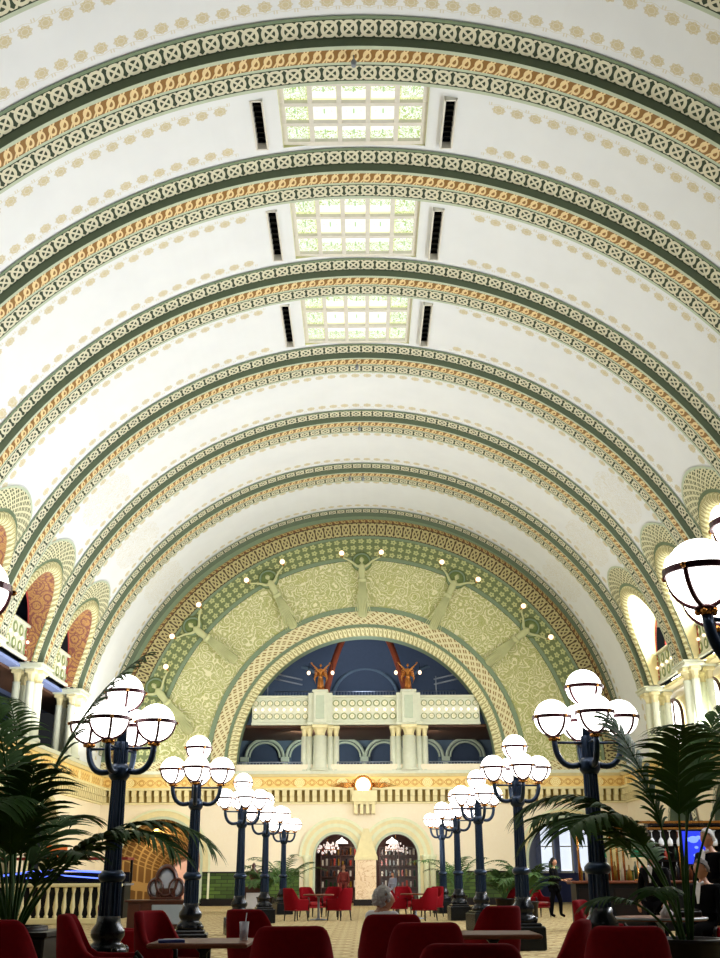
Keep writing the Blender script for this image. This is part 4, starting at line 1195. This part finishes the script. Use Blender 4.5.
# palm beside the balustrade, on the clock cabinet side
near_l = [(3.1, D(88), D(25), .9, 26, .030, .48, (.03, .02, 0)), (2.9, D(86), D(120), 1.1, 24, .030, .46, (-.02, .04, 0)), (1.9, D(62), D(12), 1.5, 22, .030, .50, (.05, 0, 0)), (2.0, D(70), D(80), 1.5, 22, .032, .50, (0, .05, 0)), (2.7, D(82), D(170), 1.5, 26, .032, .58, (-.05, 0, 0)),
          (2.2, D(62), D(-20), 1.9, 26, .032, .50, (.05, -.02, 0)), (2.3, D(72), D(-80), 1.9, 24, .034, .55, (0, -.08, 0)), (2.7, D(78), D(-150), 1.9, 26, .034, .60, (-.05, -.05, 0)),
          (2.2, D(76), D(-70), 1.4, 24, .032, .55, (.02, -.02, 0)), (2.2, D(66), D(120), 1.8, 22, .030, .5, (-.05, .06, 0)), (2.0, D(60), D(200), 1.6, 22, .032, .5, (-.08, 0, 0)),
          (2.4, D(64), D(-5), 2.0, 28, .034, .55, (.08, .03, 0)), (2.3, D(70), D(-110), 2.3, 24, .034, .6, (-.02, -.08, 0)), (1.5, D(60), D(-45), 1.4, 18, .028, .4, (.06, -.05, 0)), (2.8, D(84), D(140), .8, 26, .03, .5, (0, 0, 0))]
palm((-3.45, 11.3, 0), 'tall dark green palm in a dark pot beside the cream balustrade and the near lamp', near_l, .33, .80, leaf_dark, t0=.34, seed=2)
near_r = [(3.0, D(84), D(60), 1.2, 28, .032, .58, (.05, 0, 0)), (2.7, D(86), D(182), 2.3, 30, .034, .62, (-.05, 0, 0)), (3.0, D(85), D(-100), 1.6, 28, .036, .62, (0, -.05, 0)),
          (2.9, D(84), D(0), 1.4, 28, .034, .58, (.05, 0, 0)), (2.6, D(88), D(140), .6, 24, .032, .50, (-.03, .03, 0)), (2.4, D(72), D(200), 1.7, 26, .034, .55, (-.06, 0, 0)),
          (2.5, D(74), D(-140), 2.0, 28, .034, .6, (-.05, -.05, 0)), (3.1, D(88), D(30), 1.0, 26, .032, .55, (.02, .02, 0)),
          (2.2, D(68), D(100), 1.7, 22, .032, .5, (0, .06, 0)), (1.2, D(55), D(190), 1.6, 16, .026, .36, (-.1, -.02, 0)), (1.3, D(60), D(-120), 1.6, 16, .026, .36, (-.05, -.08, 0)), (2.5, D(82), D(172), 2.4, 26, .034, .55, (-.02, .02, 0))]
palm((3.55, 12.6, 0), 'tall palm with drooping fronds in a dark tub in front of the bar', near_r, .38, .60, leaf_dark, t0=.46, seed=5)
def small_fr(n, L, seed):
    rr = random.Random(seed); o = []
    for k in range(n): o.append((L * 1.25 * rr.uniform(.75, 1.1), D(rr.uniform(60, 86)), D(360 * k / n + rr.uniform(-15, 15)), rr.uniform(1.3, 2.2), 14, .035, .34, (0, 0, 0)))
    return o
for (x, y, L, lb) in ((-2.75 + -.35, 44.5, 1.9, 'feathery green palm in a tub between the last clock-side lamp and the end wall'),
                      (3.6, 43.0, 1.9, 'feathery green palm in a tub beyond the last bar-side lamp'),
                      (-3.6, 41.5, 1.3, 'low bushy palm tub beside the small cabinet near the end wall'),
                      (2.2 + 2.4, 37.2, 1.1, 'low leafy plant in a square tub between the bar-side lamps'),
                      (4.75, 33.0, 1.2, 'broad leaved plant in a tub beside the woman in black')):
    palm((x, y, 0), lb, small_fr(11, L, int(L * 10 + y)), .30, .55, leaf, seed=int(y))

# ================================================================== CHAIRS AND TABLES
def chair_proto(name='armchair'):
    t = empty(name)
    # wrap-around shell: plan path from the arm front round the back, height falling to the arms
    n = 28; outer = []; inner = []; H = []; Bz = .30
    def path(u, off):
        # superellipse U, front at -Y
        a = -PI * .02 + PI * 1.04 * u; ex = 2 / 2.5
        x = -math.copysign(abs(math.cos(a)) ** ex, math.cos(a)) * (.315 - off); y = math.copysign(abs(math.sin(a)) ** ex, math.sin(a)) * (.30 - off)
        if u < .08 or u > .92:
            y -= (.08 - min(u, 1 - u)) / .08 * .22
        return x, y
    rows = [[] for _ in range(9)]
    for k in range(n + 1):
        u = k / n; s = min(1, max(0, (math.sin(PI * u) - .16) / .66)); s = s * s * (3 - 2 * s)
        h = .59 + .31 * s
        lean = .05 * s
        xo, yo = path(u, 0); xi, yi = path(u, .085)
        ys = lambda y, f: y + lean * f
        q = [(xo * .94, yo * .94, Bz), (xo, ys(yo, .6), (Bz + h) / 2), (xo, ys(yo, 1), h - .035), (xo * .97 + xi * .03, ys(yo * .9 + yi * .1, 1), h - .008), ((xo + xi) / 2, ys((yo + yi) / 2, 1), h), (xi * .97 + xo * .03, ys(yi * .9 + yo * .1, 1), h - .008), (xi, ys(yi, 1), h - .035), (xi, ys(yi, .5), (Bz + h) / 2), (xi, yi, Bz)]
        for j, p in enumerate(q): rows[j].append(p)
    m = MB(); m.grid(rows)
    for k in (0, n):       # close the arm fronts
        o = [rows[j][k] for j in range(9)]; m.add(o, [tuple(range(9))])
    m.build('backrest', velvet, t)
    m = MB(); m.box((0, -.08, .39), (.50, .50, .14), bev=.045); m.box((0, -.06, .30), (.56, .52, .05), bev=.01); m.build('seat', redleather, t)
    for sx in (-1, 1):
        for sy in (-1, 1):
            m = MB(); m.tube([(sx * .24, sy * .21 - .04, .30), (sx * .255, sy * .24 - .04, 0)], [.026, .015], 8); m.build('leg', darkwood, t)
        m = MB(); m.tube([(sx * .27, -.25, .59), (sx * .272, -.29, .55), (sx * .265, -.285, .30)], [.022, .024, .02], 8); m.build('arm_front', darkwood, t)
    return t
chairs = [  # x, y, heading of the open front (degrees, 0 = facing the camera), label
    (.29, 10.9, 180, 'red velvet armchair holding the grey-haired woman'),
    (.50, 9.05, 182, 'red armchair back directly in front of the one with the grey-haired woman'),
    (.60, 6.35, 178, 'dark red armchair back cut by the bottom edge in front of the bar-side table'),
    (1.52, 13.6, 205, 'red armchair on the far side of the bar-side wooden table'),
    (1.50, 9.3, 255, 'tall looking red armchair turned beside the bar-side wooden table'),
    (1.90, 8.3, 172, 'dark red armchair back by the bar-side palm tub'),
    (-.50, 8.5, 183, 'dark red armchair back between the drinks table and the aisle'),
    (-1.12, 12.6, 150, 'small looking red armchair behind the drinks table'),
    (-1.98, 11.9, 62, 'red armchair facing the drinks table, its red leather seat showing'),
    (-2.22, 9.9, 100, 'dark red armchair in shade beside the palm pot'),
    (-2.74, 8.9, 172, 'darkest red armchair back, cut by the frame beside the palm'),
    (-3.15, 15.2, 100, 'red armchair half hidden behind the near clock-side lamp'),
    (-2.05, 34.2, 130, 'red armchair of the far round table, on its clock-side'),
    (-.70, 34.4, 235, 'red armchair of the far round table nearest the aisle'),
    (-1.75, 37.2, 40, 'red armchair behind the far clock-side round table, its back to the lamp'),
    (-1.05, 37.6, 345, 'red armchair behind the far clock-side round table, by the door'),
    (.95, 35.6, 120, 'red armchair of the far bar-side table, next to the aisle'),
    (1.85, 34.0, 225, 'red armchair of the far bar-side table, nearest the camera'),
    (1.35, 37.8, 10, 'red armchair behind the far bar-side table, by the marble pier'),
    (2.25, 37.2, 320, 'red armchair behind the far bar-side table, by the door with shelves'),
    (5.05, 37.6, 160, 'red armchair beside the standing woman in black'),
    (5.55, 36.4, 30, 'second red armchair beside the standing woman in black, nearer the bar'),
    (4.64, 15.42, -50, 'dark red armchair in which the man in black sits'),
    (3.35, 16.2, 60, 'red armchair behind the palm at the bar-side lamp foot')]
cp = chair_proto()
for k, (x, y, a, lb) in enumerate(chairs):
    o = cp if k == 0 else copy_tree(cp)
    o.location = (x, y, 0); o.rotation_euler.z = D(a); tag(o, lb, 'armchair', 'red armchairs')
    if y < 14: o.scale = (1.03, 1.03, 1.02)
    if k in (9, 10): o.scale = (1.12, 1.12, 1.06)
def table(name, loc, label, shape, w_, h=.73):
    t = empty(name, loc); tag(t, label, 'table')
    m = MB()
    if shape == 'square': m.box((0, 0, h - .02), (w_, w_, .04), bev=.012)
    else: m.lathe([(w_ / 2 - .01, h - .04), (w_ / 2, h - .03), (w_ / 2, h - .008), (w_ / 2 - .01, h)], n=36)
    m.build('tabletop', tablewood, t)
    m = MB(); m.lathe([(.05, .03), (.035, .08), (.035, h - .1), (.09, h - .04)], n=16); m.build('pedestal', darkiron if shape == 'square' else steel, t)
    m = MB(); m.lathe([(.26, 0), (.26, .02), (.06, .045)], n=24); m.build('foot', darkiron if shape == 'square' else steel, t)
    return t
table('drinks_table', (-1.36, 10.0, 0), 'square wooden table carrying the drink glass with a straw', 'square', .84)
table('cafe_table', (1.28, 11.2, 0), 'square wooden table among the armchairs on the bar side', 'square', .84)
table('round_table', (-1.38, 34.9, 0), 'far round table between red armchairs before the shelved door', 'round', .95)
table('round_table', (1.62, 35.6, 0), 'far round table between red armchairs before the marble pier on the bar side', 'round', .95)
t = table('round_table', (3.72, 14.3, 0), 'dark round table with bright rim holding a white napkin, below the seated man', 'round', 1.12, .76); t.children[0].data.materials[0] = darkwood
m = MB(); m.tube([(.56 * math.cos(k * PI / 20), .56 * math.sin(k * PI / 20), .745) for k in range(40)], .014, 6, close=True); m.build('rim', steel, t)
# drink
t = empty('drink_glass', (-1.02, 10.05, .73)); tag(t, 'clear tumbler with a straw on the wooden drinks table', 'glass')
m = MB(); m.lathe([(.034, 0), (.044, .15), (.041, .15), (.032, .01), (.001, .008)], n=24); m.build('tumbler', glass_clear, t)
m = MB(); m.lathe([(.030, .012), (.037, .09), (.001, .091)], n=20); m.build('drink', mat('iced_water', '#cfd6e4', .2), t)
m = MB(); m.tube([(.0, 0, .02), (.018, .01, .22)], .005, 6); m.build('straw', shirt, t)
t = MB()
for k in range(7): a = 2 * PI * k / 7; t.tube([(.03 * math.cos(a), .03 * math.sin(a), 0), (.05 * math.cos(a), .05 * math.sin(a), .05), (.02 * math.cos(a + .6), .02 * math.sin(a + .6), .12 + .02 * (k % 3))], [.035, .035, .005], 7)
o = t.build('napkin', shirt, None, (3.72, 14.0, .76)); tag(o, 'crumpled white napkin standing on the dark round table', 'napkin')
t = MB(); t.box((0, 0, .035), (.34, .24, .07), bev=.01); t.box((0, 0, .08), (.30, .2, .02)); o = t.build('menu_box', darkwood, None, (4.0, 14.2, .76), .3); tag(o, 'low dark box beside the napkin on the round table', 'box')
t = MB(); t.box((0, 0, .012), (.22, .16, .024), bev=.004); o = t.build('book', mat('blue_cover', '#26387a', .5), None, (-1.60, 9.75, .73), .2)
tag(o, 'small blue booklet lying on the drinks table', 'book')

# ================================================================== PEOPLE
person((.21, 10.80, 0), PI * .75, 'seated woman with curly silver hair and white top, seen in profile', 'sit', top_m=shirt, leg_m=suit, hair='curly', look=-PI * .27, seat=.42, female=True, scale=.86, torso=1.09, neck=.08, arms={-1: [(-.27, -.02, .82), (-.24, -.22, .70)], 1: [(.27, -.02, .82), (.24, -.22, .70)]})
person((6.05, 36.0, 0), D(60), 'standing woman with long dark hair in black, reaching towards a small table', 'stride', hair_m=darkhair, hair='long', female=True, arms={-1: [(-.25, -.05, 1.12), (-.18, -.36, 1.10)], 1: [(.25, -.05, 1.12), (.12, -.42, 1.12)]})
person((5.15, 16.7, 0), D(-60), 'white-haired man standing in a black jacket before the blue screen', 'stand', scale=1.07)
person((4.62, 15.4, 0), D(-50), 'seated man in black in an armchair beside the standing white-haired man', 'sit', hair_m=mat('greying_hair', '#5a4f4c', .7), look=-.2, seat=.47, scale=1.03)
person((4.55, 17.7, 0), D(-40), 'man in a black jacket with open white shirt behind the palm', 'stand', hair_m=darkhair, scale=.93)
person((-.95, 52.6, 0), 0, 'seated person with reddish hair inside the door beside the far armchairs', 'sit', top_m=mat('rust_cloth', '#7a2c24', .8), hair_m=mat('auburn_hair', '#8a4a2a', .7), seat=.8, female=True)
person((1.35, 52.9, 0), D(-40), 'standing person in grey inside the door next to the marble pier', 'stand', top_m=mat('grey_cloth', '#8d93a4', .8), hair_m=darkhair, scale=.8)

# ================================================================== BAR SIDE
t = empty('bar_counter', (7.6, 27.6, 0)); tag(t, 'dark bar counter with bright edge below the brass glass rack', 'bar counter')
m = MB(); m.box((0, 0, .53), (5.0, .7, 1.06)); m.build('counter_body', black, t)
m = MB(); m.box((0, -.02, 1.09), (5.2, .85, .06), bev=.02); m.build('counter_top', tablewood, t)
for k in range(6):
    m = MB(); m.box((-2.1 + k * .84, -.36, .55), (.66, .03, .8), bev=.01); m.build('front_panel', darkwood, t)
t = empty('brass_rack', (7.6, 27.7, 1.12)); tag(t, 'brass frame over the bar for hanging glasses', 'rack')
for x in (-2.3, -1.5, -1.35, -1.2, .2, 1.9): m = MB(); m.tube([(x, 0, 0), (x, 0, 1.25)], .03, 8); m.build('post', brass, t)
m = MB()
for z in (1.2, 1.35): m.box((0, 0, z), (4.9, .4, .05))
m.build('shelf_frame', brass, t)
lampg = None
for k, (x, lb) in enumerate(((5.75, 'green shaded bar lamp nearest the end wall side'), (6.65, 'green shaded bar lamp in the middle of the counter'), (8.1, 'green shaded bar lamp closest to the blue screen'))):
    if lampg is None:
        t = empty('banker_lamp'); lampg = t
        m = MB(); m.lathe([(.12, 0), (.12, .02), (.02, .05), (.015, .62), (.03, .64)], n=16); m.build('stand', brass, t)
        m = MB(); m.lathe([(.17, .52), (.15, .62), (.07, .72), (.03, .74)], n=20); m.build('green_shade', mat('green_glass_shade', '#0f5a3a', .2, emit=(.02, .25, .12), estr=.3), t)
        m = MB(); m.lathe([(.15, .515), (.01, .52)], n=20); m.build('glow', bulb_m, t)
    else: t = copy_tree(lampg)
    t.location = (x, 27.35, 1.12); tag(t, lb, 'lamp', 'green bar lamps')
rr = random.Random(11)
ORD = ['first', 'second', 'third', 'fourth', 'fifth', 'sixth', 'seventh', 'eighth', 'ninth', 'tenth', 'eleventh', 'twelfth', 'thirteenth', 'fourteenth', 'fifteenth']
cols = ['#1c3a22', '#5a2c14', '#c8c4bc', '#8a6a20', '#20242c', '#b04030', '#d8d2c0']
bm = [mat('bottle_glass_%d' % k, c, .15) for k, c in enumerate(cols)]
bprof = [[(.04, 0), (.042, .2), (.015, .26), (.014, .33)], [(.05, 0), (.05, .16), (.02, .22), (.016, .29)], [(.035, 0), (.037, .24), (.013, .29), (.013, .35)]]
look_ = ['green', 'brown', 'pale', 'amber', 'black', 'red', 'cream']
for k in range(26):
    x = 5.35 + k * .168; c = rr.randrange(7)
    m = MB(); m.lathe(bprof[k % 3], n=12); o = m.build('bottle', bm[c], None, (x, 27.75 + rr.uniform(-.05, .12), 1.12)); o.scale = (1.25,) * 3
    tag(o, '%s bottle on the bar counter, %s of the row counted from its %s end' % (look_[c], ORD[k if k < 13 else 25 - k], 'end-wall' if k < 13 else 'camera'), 'bottle', 'bottles on the bar counter')
for k in range(14):
    m = MB(); m.lathe([(.035, 0), (.006, -.02), (.006, -.10), (.04, -.15), (.045, -.20), (.035, -.24)], n=12); o = m.build('wine_glass', mat('hanging_glass', '#dfe3ea', .1, emit=(.8, .85, .9), estr=.12), None, (6.9 + k * .22, 27.6, 2.27)); o.scale = (1.5,) * 3
    tag(o, 'stemmed glass hanging upside down from the brass rack, %s from the palm side' % ORD[k], 'glass', 'hanging glasses')
t = empty('blue_screen', (5.36, 18.1, 1.66)); t.rotation_euler.z = D(10); tag(t, 'blue glowing screen behind the white-haired man', 'screen')
m = MB(); m.box((0, .03, .0), (.46, .05, .56), bev=.01); m.build('screen_case', darkiron, t)
m = MB(); m.box((0, -.002, 0), (.40, .012, .50)); m.build('screen_face', screen_blue, t)
m = MB()
for (x, z, r) in ((-.02, .12, .09), (.06, .14, .06), (-.09, .10, .05), (.02, -.02, .035), (.0, -.12, .04)): m.lathe([(r, 0), (r * .5, .004), (.001, .006)], n=12)
m.v = []; m = MB()
for (x, z, r) in ((-.02, .12, .09), (.07, .15, .05), (-.10, .12, .05), (.02, 0, .035), (.0, -.12, .045)): m.ball((x, -.012, z), r, 12, 6, (1, .08, .6))
m.build('bright_spot', blueglow, t)
m = MB(); m.tube([(0, .05, -.3), (0, .05, -1.63)], .03, 8); m.lathe([(.2, -1.655), (.2, -1.63), (.03, -1.60)], (0, .05, 0), 16); m.build('screen_stand', darkiron, t)
# tall back bar with shelves against the side wall
t = empty('back_bar', (9.7, 29.6, 0)); tag(t, 'tall dark back bar cabinet behind the counter', 'cabinet')
m = MB(); m.box((0, .25, .55), (4.2, .5, 1.1)); m.box((0, .45, 1.3), (4.2, .06, 2.6))
for z in (1.15, 1.6, 2.05, 2.5): m.box((0, .25, z), (4.2, .36, .04))
for x in (-2.1, -.7, .7, 2.1): m.box((x, .25, 1.3), (.08, .4, 2.6))
m.build('cabinet_case', darkwood, t)
for k in range(30):
    x = 7.75 + (k % 15) * .26; z = 1.17 if k < 15 else 1.62; c = rr.randrange(7)
    m = MB(); m.lathe(bprof[k % 3], n=10); o = m.build('bottle', bm[c], None, (x, 29.8, z)); tag(o, '%s bottle on the %s shelf of the back bar, %s from the palm side' % (look_[c], 'lower' if k < 15 else 'upper', ORD[k % 15]), 'bottle', 'back bar bottles')
# high table of the woman in black
t = table('high_table', (6.75, 35.7, 0), 'small high table with a plate that the woman in black reaches for', 'round', .7, 1.02)
m = MB(); m.lathe([(.06, 0), (.13, .02), (.12, .022), (.05, .008), (.001, .008)], n=24); o = m.build('plate', shirt, None, (6.65, 35.65, 1.02)); tag(o, 'white plate on the small high table', 'plate')
# windowed room seen through the arch at the bar side of the end wall
rm = empty('wall_side_room'); tag(rm, kind='structure')
m = MB(); m.box((9.4, 56.6, 2.4), (6.5, .1, 4.8)); m.build('back_wall', mat('pale_blue_wall', '#9ea6c0', .8), rm)
m = MB(); m.box((9.4, 56.5, .7), (6.5, .1, 1.4)); m.build('blue_dado', mat('deep_blue_panel', '#15245e', .6), rm)
m = MB(); m.box((9.4, 54.2, 4.2), (6.5, 5, .1)); m.build('ceiling_panel', whitep, rm)
wn += 1; T = empty('window_%d' % wn); tag(T, kind='structure')
for x in (9.15, 10.1, 11.05):
    m = MB(); m.box((x, 56.5, 2.55), (.62, .06, 2.3)); m.build('pane', mat('overcast_pane', '#ffffff', .4, emit=(.75, .84, 1), estr=.95), T)
    m = MB(); m.box((x - .34, 56.4, 2.55), (.08, .12, 2.4)); m.box((x + .34, 56.4, 2.55), (.08, .12, 2.4)); m.box((x, 56.42, 3.75), (.76, .12, .1)); m.box((x, 56.42, 1.4), (.76, .12, .1)); m.box((x, 56.42, 2.6), (.62, .06, .06)); m.build('sash', whitep, T)
    m = MB(); rows = [[(x - .52 + .26 * k / 6, 56.3 + .05 * math.sin(k * 2.4), z) for k in range(7)] for z in (1.35, 3.85)]; m.grid(rows); m.build('drape', mat('bluegrey_curtain', '#8f9bc4', .9), T)

# ================================================================== CLOCK SIDE
t = empty('sideboard', (-5.25, 29.4, 0)); tag(t, 'low dark sideboard with pale panel carrying the triple dial clock', 'sideboard')
m = MB(); m.box((0, 0, .34), (1.55, .5, .62), bev=.01); m.box((0, 0, .67), (1.7, .6, .05), bev=.01); m.box((0, 0, .03), (1.45, .45, .06)); m.build('case', wood, t)
m = MB(); m.box((.25, -.27, .35), (.8, .03, .46), bev=.008); m.build('pale_panel', mat('pale_inlay', '#8f9aa6', .3), t)
for x in (-.6,): m = MB(); m.box((x, -.27, .35), (.3, .03, .5), bev=.008); m.build('door', wood, t)
t = empty('triple_clock', (-5.1, 29.35, .70)); tag(t, 'carved dark wooden clock with three round dials on the sideboard', 'clock')
m = MB()
for x, z, r in ((0, .44, .24), (-.27, .27, .17), (.27, .27, .17)):
    q = MB(); q.lathe([(r * 1.25, 0), (r * 1.3, .06), (r * 1.1, .12), (r * 1.0, .12), (r * .98, .05)], n=28); q.v = [(a + x, -c_ + .06, b * (1.35 if r > .2 else 1.2) + z) for a, b, c_ in q.v]; m.v, m.f, m.uv, m.sm = (m.v, m.f, m.uv, m.sm); o_ = len(m.v); m.v += q.v; m.f += [[a + o_ for a in f] for f in q.f]; m.uv += q.uv; m.sm += q.sm
m.box((0, .02, .03), (.8, .2, .06), bev=.01); m.box((0, .04, .16), (.5, .12, .22)); m.build('clock_case', wood, t)
for x, z, r in ((0, .44, .24), (-.27, .27, .17), (.27, .27, .17)):
    q = MB(); q.lathe([(r, 0), (r * .5, .01), (.001, .012)], n=24); q.v = [(a + x, -c_ + .0, b * 1.3 + z) for a, b, c_ in q.v]; q.build('dial', mat('dial_face', '#aab0c0', .25), t)
t = empty('side_cabinet', (-4.15, 42.6, 0)); tag(t, 'small dark cabinet with white panel near the end wall', 'cabinet')
m = MB(); m.box((0, 0, .42), (.75, .5, .84), bev=.01); m.box((0, 0, .86), (.85, .6, .05), bev=.01); m.build('case', wood, t)
m = MB(); m.box((.02, -.27, .40), (.5, .03, .55), bev=.008); m.build('white_panel', shirt, t)
m = MB(); m.lathe([(.2, 0), (.18, .1), (.08, .18), (.16, .35), (.18, .5), (.06, .66), (.09, .75), (.02, .85)], n=20); o = m.build('carved_urn', wood, None, (-4.15, 42.6, .885)); tag(o, 'carved dark urn on the small cabinet near the end wall', 'urn')
# cream balustrade
t = empty('balustrade', (-9.6, 32.4, 0)); tag(t, 'cream balustrade with turned balusters before the dark display counter', 'balustrade')
m = MB(); m.box((0, 0, 1.03), (5.4, .24, .10), bev=.02); m.box((0, 0, .08), (5.4, .24, .16), bev=.02); m.build('rail', creamy, t)
bal = None
for k in range(22):
    x = -2.55 + 5.1 * k / 21
    if bal is None: m = MB(); m.lathe([(.05, .15), (.07, .2), (.04, .26), (.075, .45), (.05, .65), (.035, .8), (.06, .92), (.06, .98)], n=12); bal = m.build('baluster', creamy, t); bal.location = (x, 0, 0)
    else: c_ = bal.copy(); COL.objects.link(c_); c_.parent = t; c_.location = (x, 0, 0)
t = empty('display_counter', (-9.9, 37.5, 0)); tag(t, 'dark counter with blue neon strips and a red trimmed canopy', 'counter')
m = MB(); m.box((0, 0, .55), (4.2, 1.0, 1.1)); m.box((0, .3, 1.25), (4.2, .3, .3)); m.build('counter_body', black, t)
m = MB(); m.box((0, -.1, 1.02), (4.4, 1.2, .06)); m.build('counter_edge', steel, t)
m = MB(); m.tube([(-2.0, -.2, 1.30), (-1.0, -.25, 1.42), (0, -.25, 1.46), (1.2, -.25, 1.40), (2.0, -.2, 1.24)], .03, 8); m.tube([(-1.2, -.3, 1.22), (0, -.35, 1.30), (1.6, -.3, 1.18)], .02, 8); m.build('neon_tube', blueglow, t)
m = MB(); m.box((0, 0, 1.82), (4.3, 1.1, .08)); m.build('canopy', mat('dark_red_trim', '#7a1a14', .6), t)
for x in (-2.1, 2.1): m = MB(); m.box((x, .4, 1.45), (.08, .08, .75)); m.build('canopy_post', black, t)
m = MB(); m.box((-.3, -.2, 2.05), (.7, .06, .38), bev=.01); m.build('orange_sign', mat('orange_panel', '#d9632a', .6, emit=(.8, .25, .05), estr=.25), t)
# library behind the doors
lib = empty('wall_library'); tag(lib, kind='structure')
m = MB(); m.box((.1, 56.6, 2.1), (7, .1, 4.2)); m.build('back_wall', mat('dark_red_panelling', '#3a1712', .6), lib)
for s in (-1, 1): m = MB(); m.box((.1 + s * 3.5, 54.2, 2.1), (.1, 5, 4.2)); m.build('side_wall', wood, lib)
m = MB(); m.box((.1, 54.2, 3.9), (7, 5, .1)); m.build('ceiling_panel', darkwood, lib)
m = MB(); m.box((.1, 52.3, 2.5), (.6, .4, 3)); m.build('partition', wood, lib)
area('library_lamp', (0, 54.0, 3.7), (0, 56.5, 1.5), 4, .6, 130, (1, .75, .6))
for xc, lb in ((-1.2, 'clock-side door'), (1.75, 'bar-side door')):
    t = empty('bookcase', (xc, 56.2, 0)); tag(t, 'tall dark bookcase seen through the %s' % lb, 'bookcase')
    m = MB()
    for z in (.1, .7, 1.2, 1.7, 2.2, 2.6): m.box((0, 0, z), (1.9, .35, .05))
    for x in (-.95, 0, .95): m.box((x, 0, 1.3), (.06, .36, 2.6))
    m.box((0, .16, 1.3), (1.9, .03, 2.6)); m.build('case', wood, t)
    for s_, z in enumerate((.73, 1.23, 1.73, 2.23)):
        for k in range(9):
            x = -.85 + k * .2 + rr.uniform(-.02, .02)
            c = rr.randrange(7); h = rr.uniform(.22, .34)
            m = MB(); m.box((0, 0, h / 2), (.09, .2, h), bev=.008); o = m.build('book', bm[c], None, (xc + x, 56.1, z)); tag(o, '%s book, %s on the %s shelf up behind the %s' % (look_[c], ORD[k], ORD[s_], lb), 'book', 'books behind the ' + lb)
for x, lb in ((-1.05, 'clock-side door'), (1.35, 'bar-side door')):
    t = empty('pendant_lamp', (x, 53.4, 2.70)); tag(t, 'white cone pendant lamp seen through the %s' % lb, 'lamp')
    m = MB(); m.lathe([(.30, 0), (.26, .10), (.06, .22), (.03, .28)], n=24); m.build('shade', mat('white_glass_shade', '#ffffff', .3, emit=(1, .93, .85), estr=1.6), t)
    m = MB(); m.tube([(0, 0, .26), (0, 0, 1.2)], .012, 6); m.build('cord', black, t)
for x, lb in ((-1.75, 'clock-side door'), (1.55, 'bar-side door')):
    t = empty('glass_chandelier', (x, 54.4, 2.45)); tag(t, 'sparkling glass chandelier seen through the %s' % lb, 'chandelier')
    m = MB(); m.tube([(0, 0, 0), (0, 0, 1.4)], .015, 6); m.tube([(.5 * math.cos(k * PI / 12), .5 * math.sin(k * PI / 12), 0) for k in range(24)], .02, 6, close=True); m.build('frame', brass, t)
    m = MB()
    for k in range(60): a = rr.uniform(0, 2 * PI); q = rr.uniform(0, .62); m.ball((q * math.cos(a), q * math.sin(a), rr.uniform(-.28, .1) + .25 * (1 - q)), rr.uniform(.03, .055), 6, 4, (1, 1, 1.5))
    tag(m.build('glass_drops', mat('crystal', '#fff4f0', .1, emit=(1, .85, .8), estr=.6), t), kind='stuff')
# small ceiling spot fittings on the ribs
for k, (i, x, lb) in enumerate(((2, -.12, 'in front of the first skylight'), (5, -.15, 'just beyond the third skylight'), (6, -.10, 'third rib from the end wall'), (7, -.55, 'near the end wall, stencilled side of the pair'), (7, .05, 'near the end wall, window side of the pair'))):
    t = empty('rib_spotlight', (x, RIB[i] + .3, 18.50)); tag(t, 'tiny spotlight under the vault rib ' + lb, 'spotlight')
    m = MB(); m.tube([(0, 0, .06), (0, 0, -.10)], .02, 6); m.build('bracket', steel, t)
    m = MB(); m.lathe([(.05, -.26), (.07, -.14), (.04, -.08)], n=14); m.build('spot_head', steel, t)
print('objects', len(bpy.data.objects))
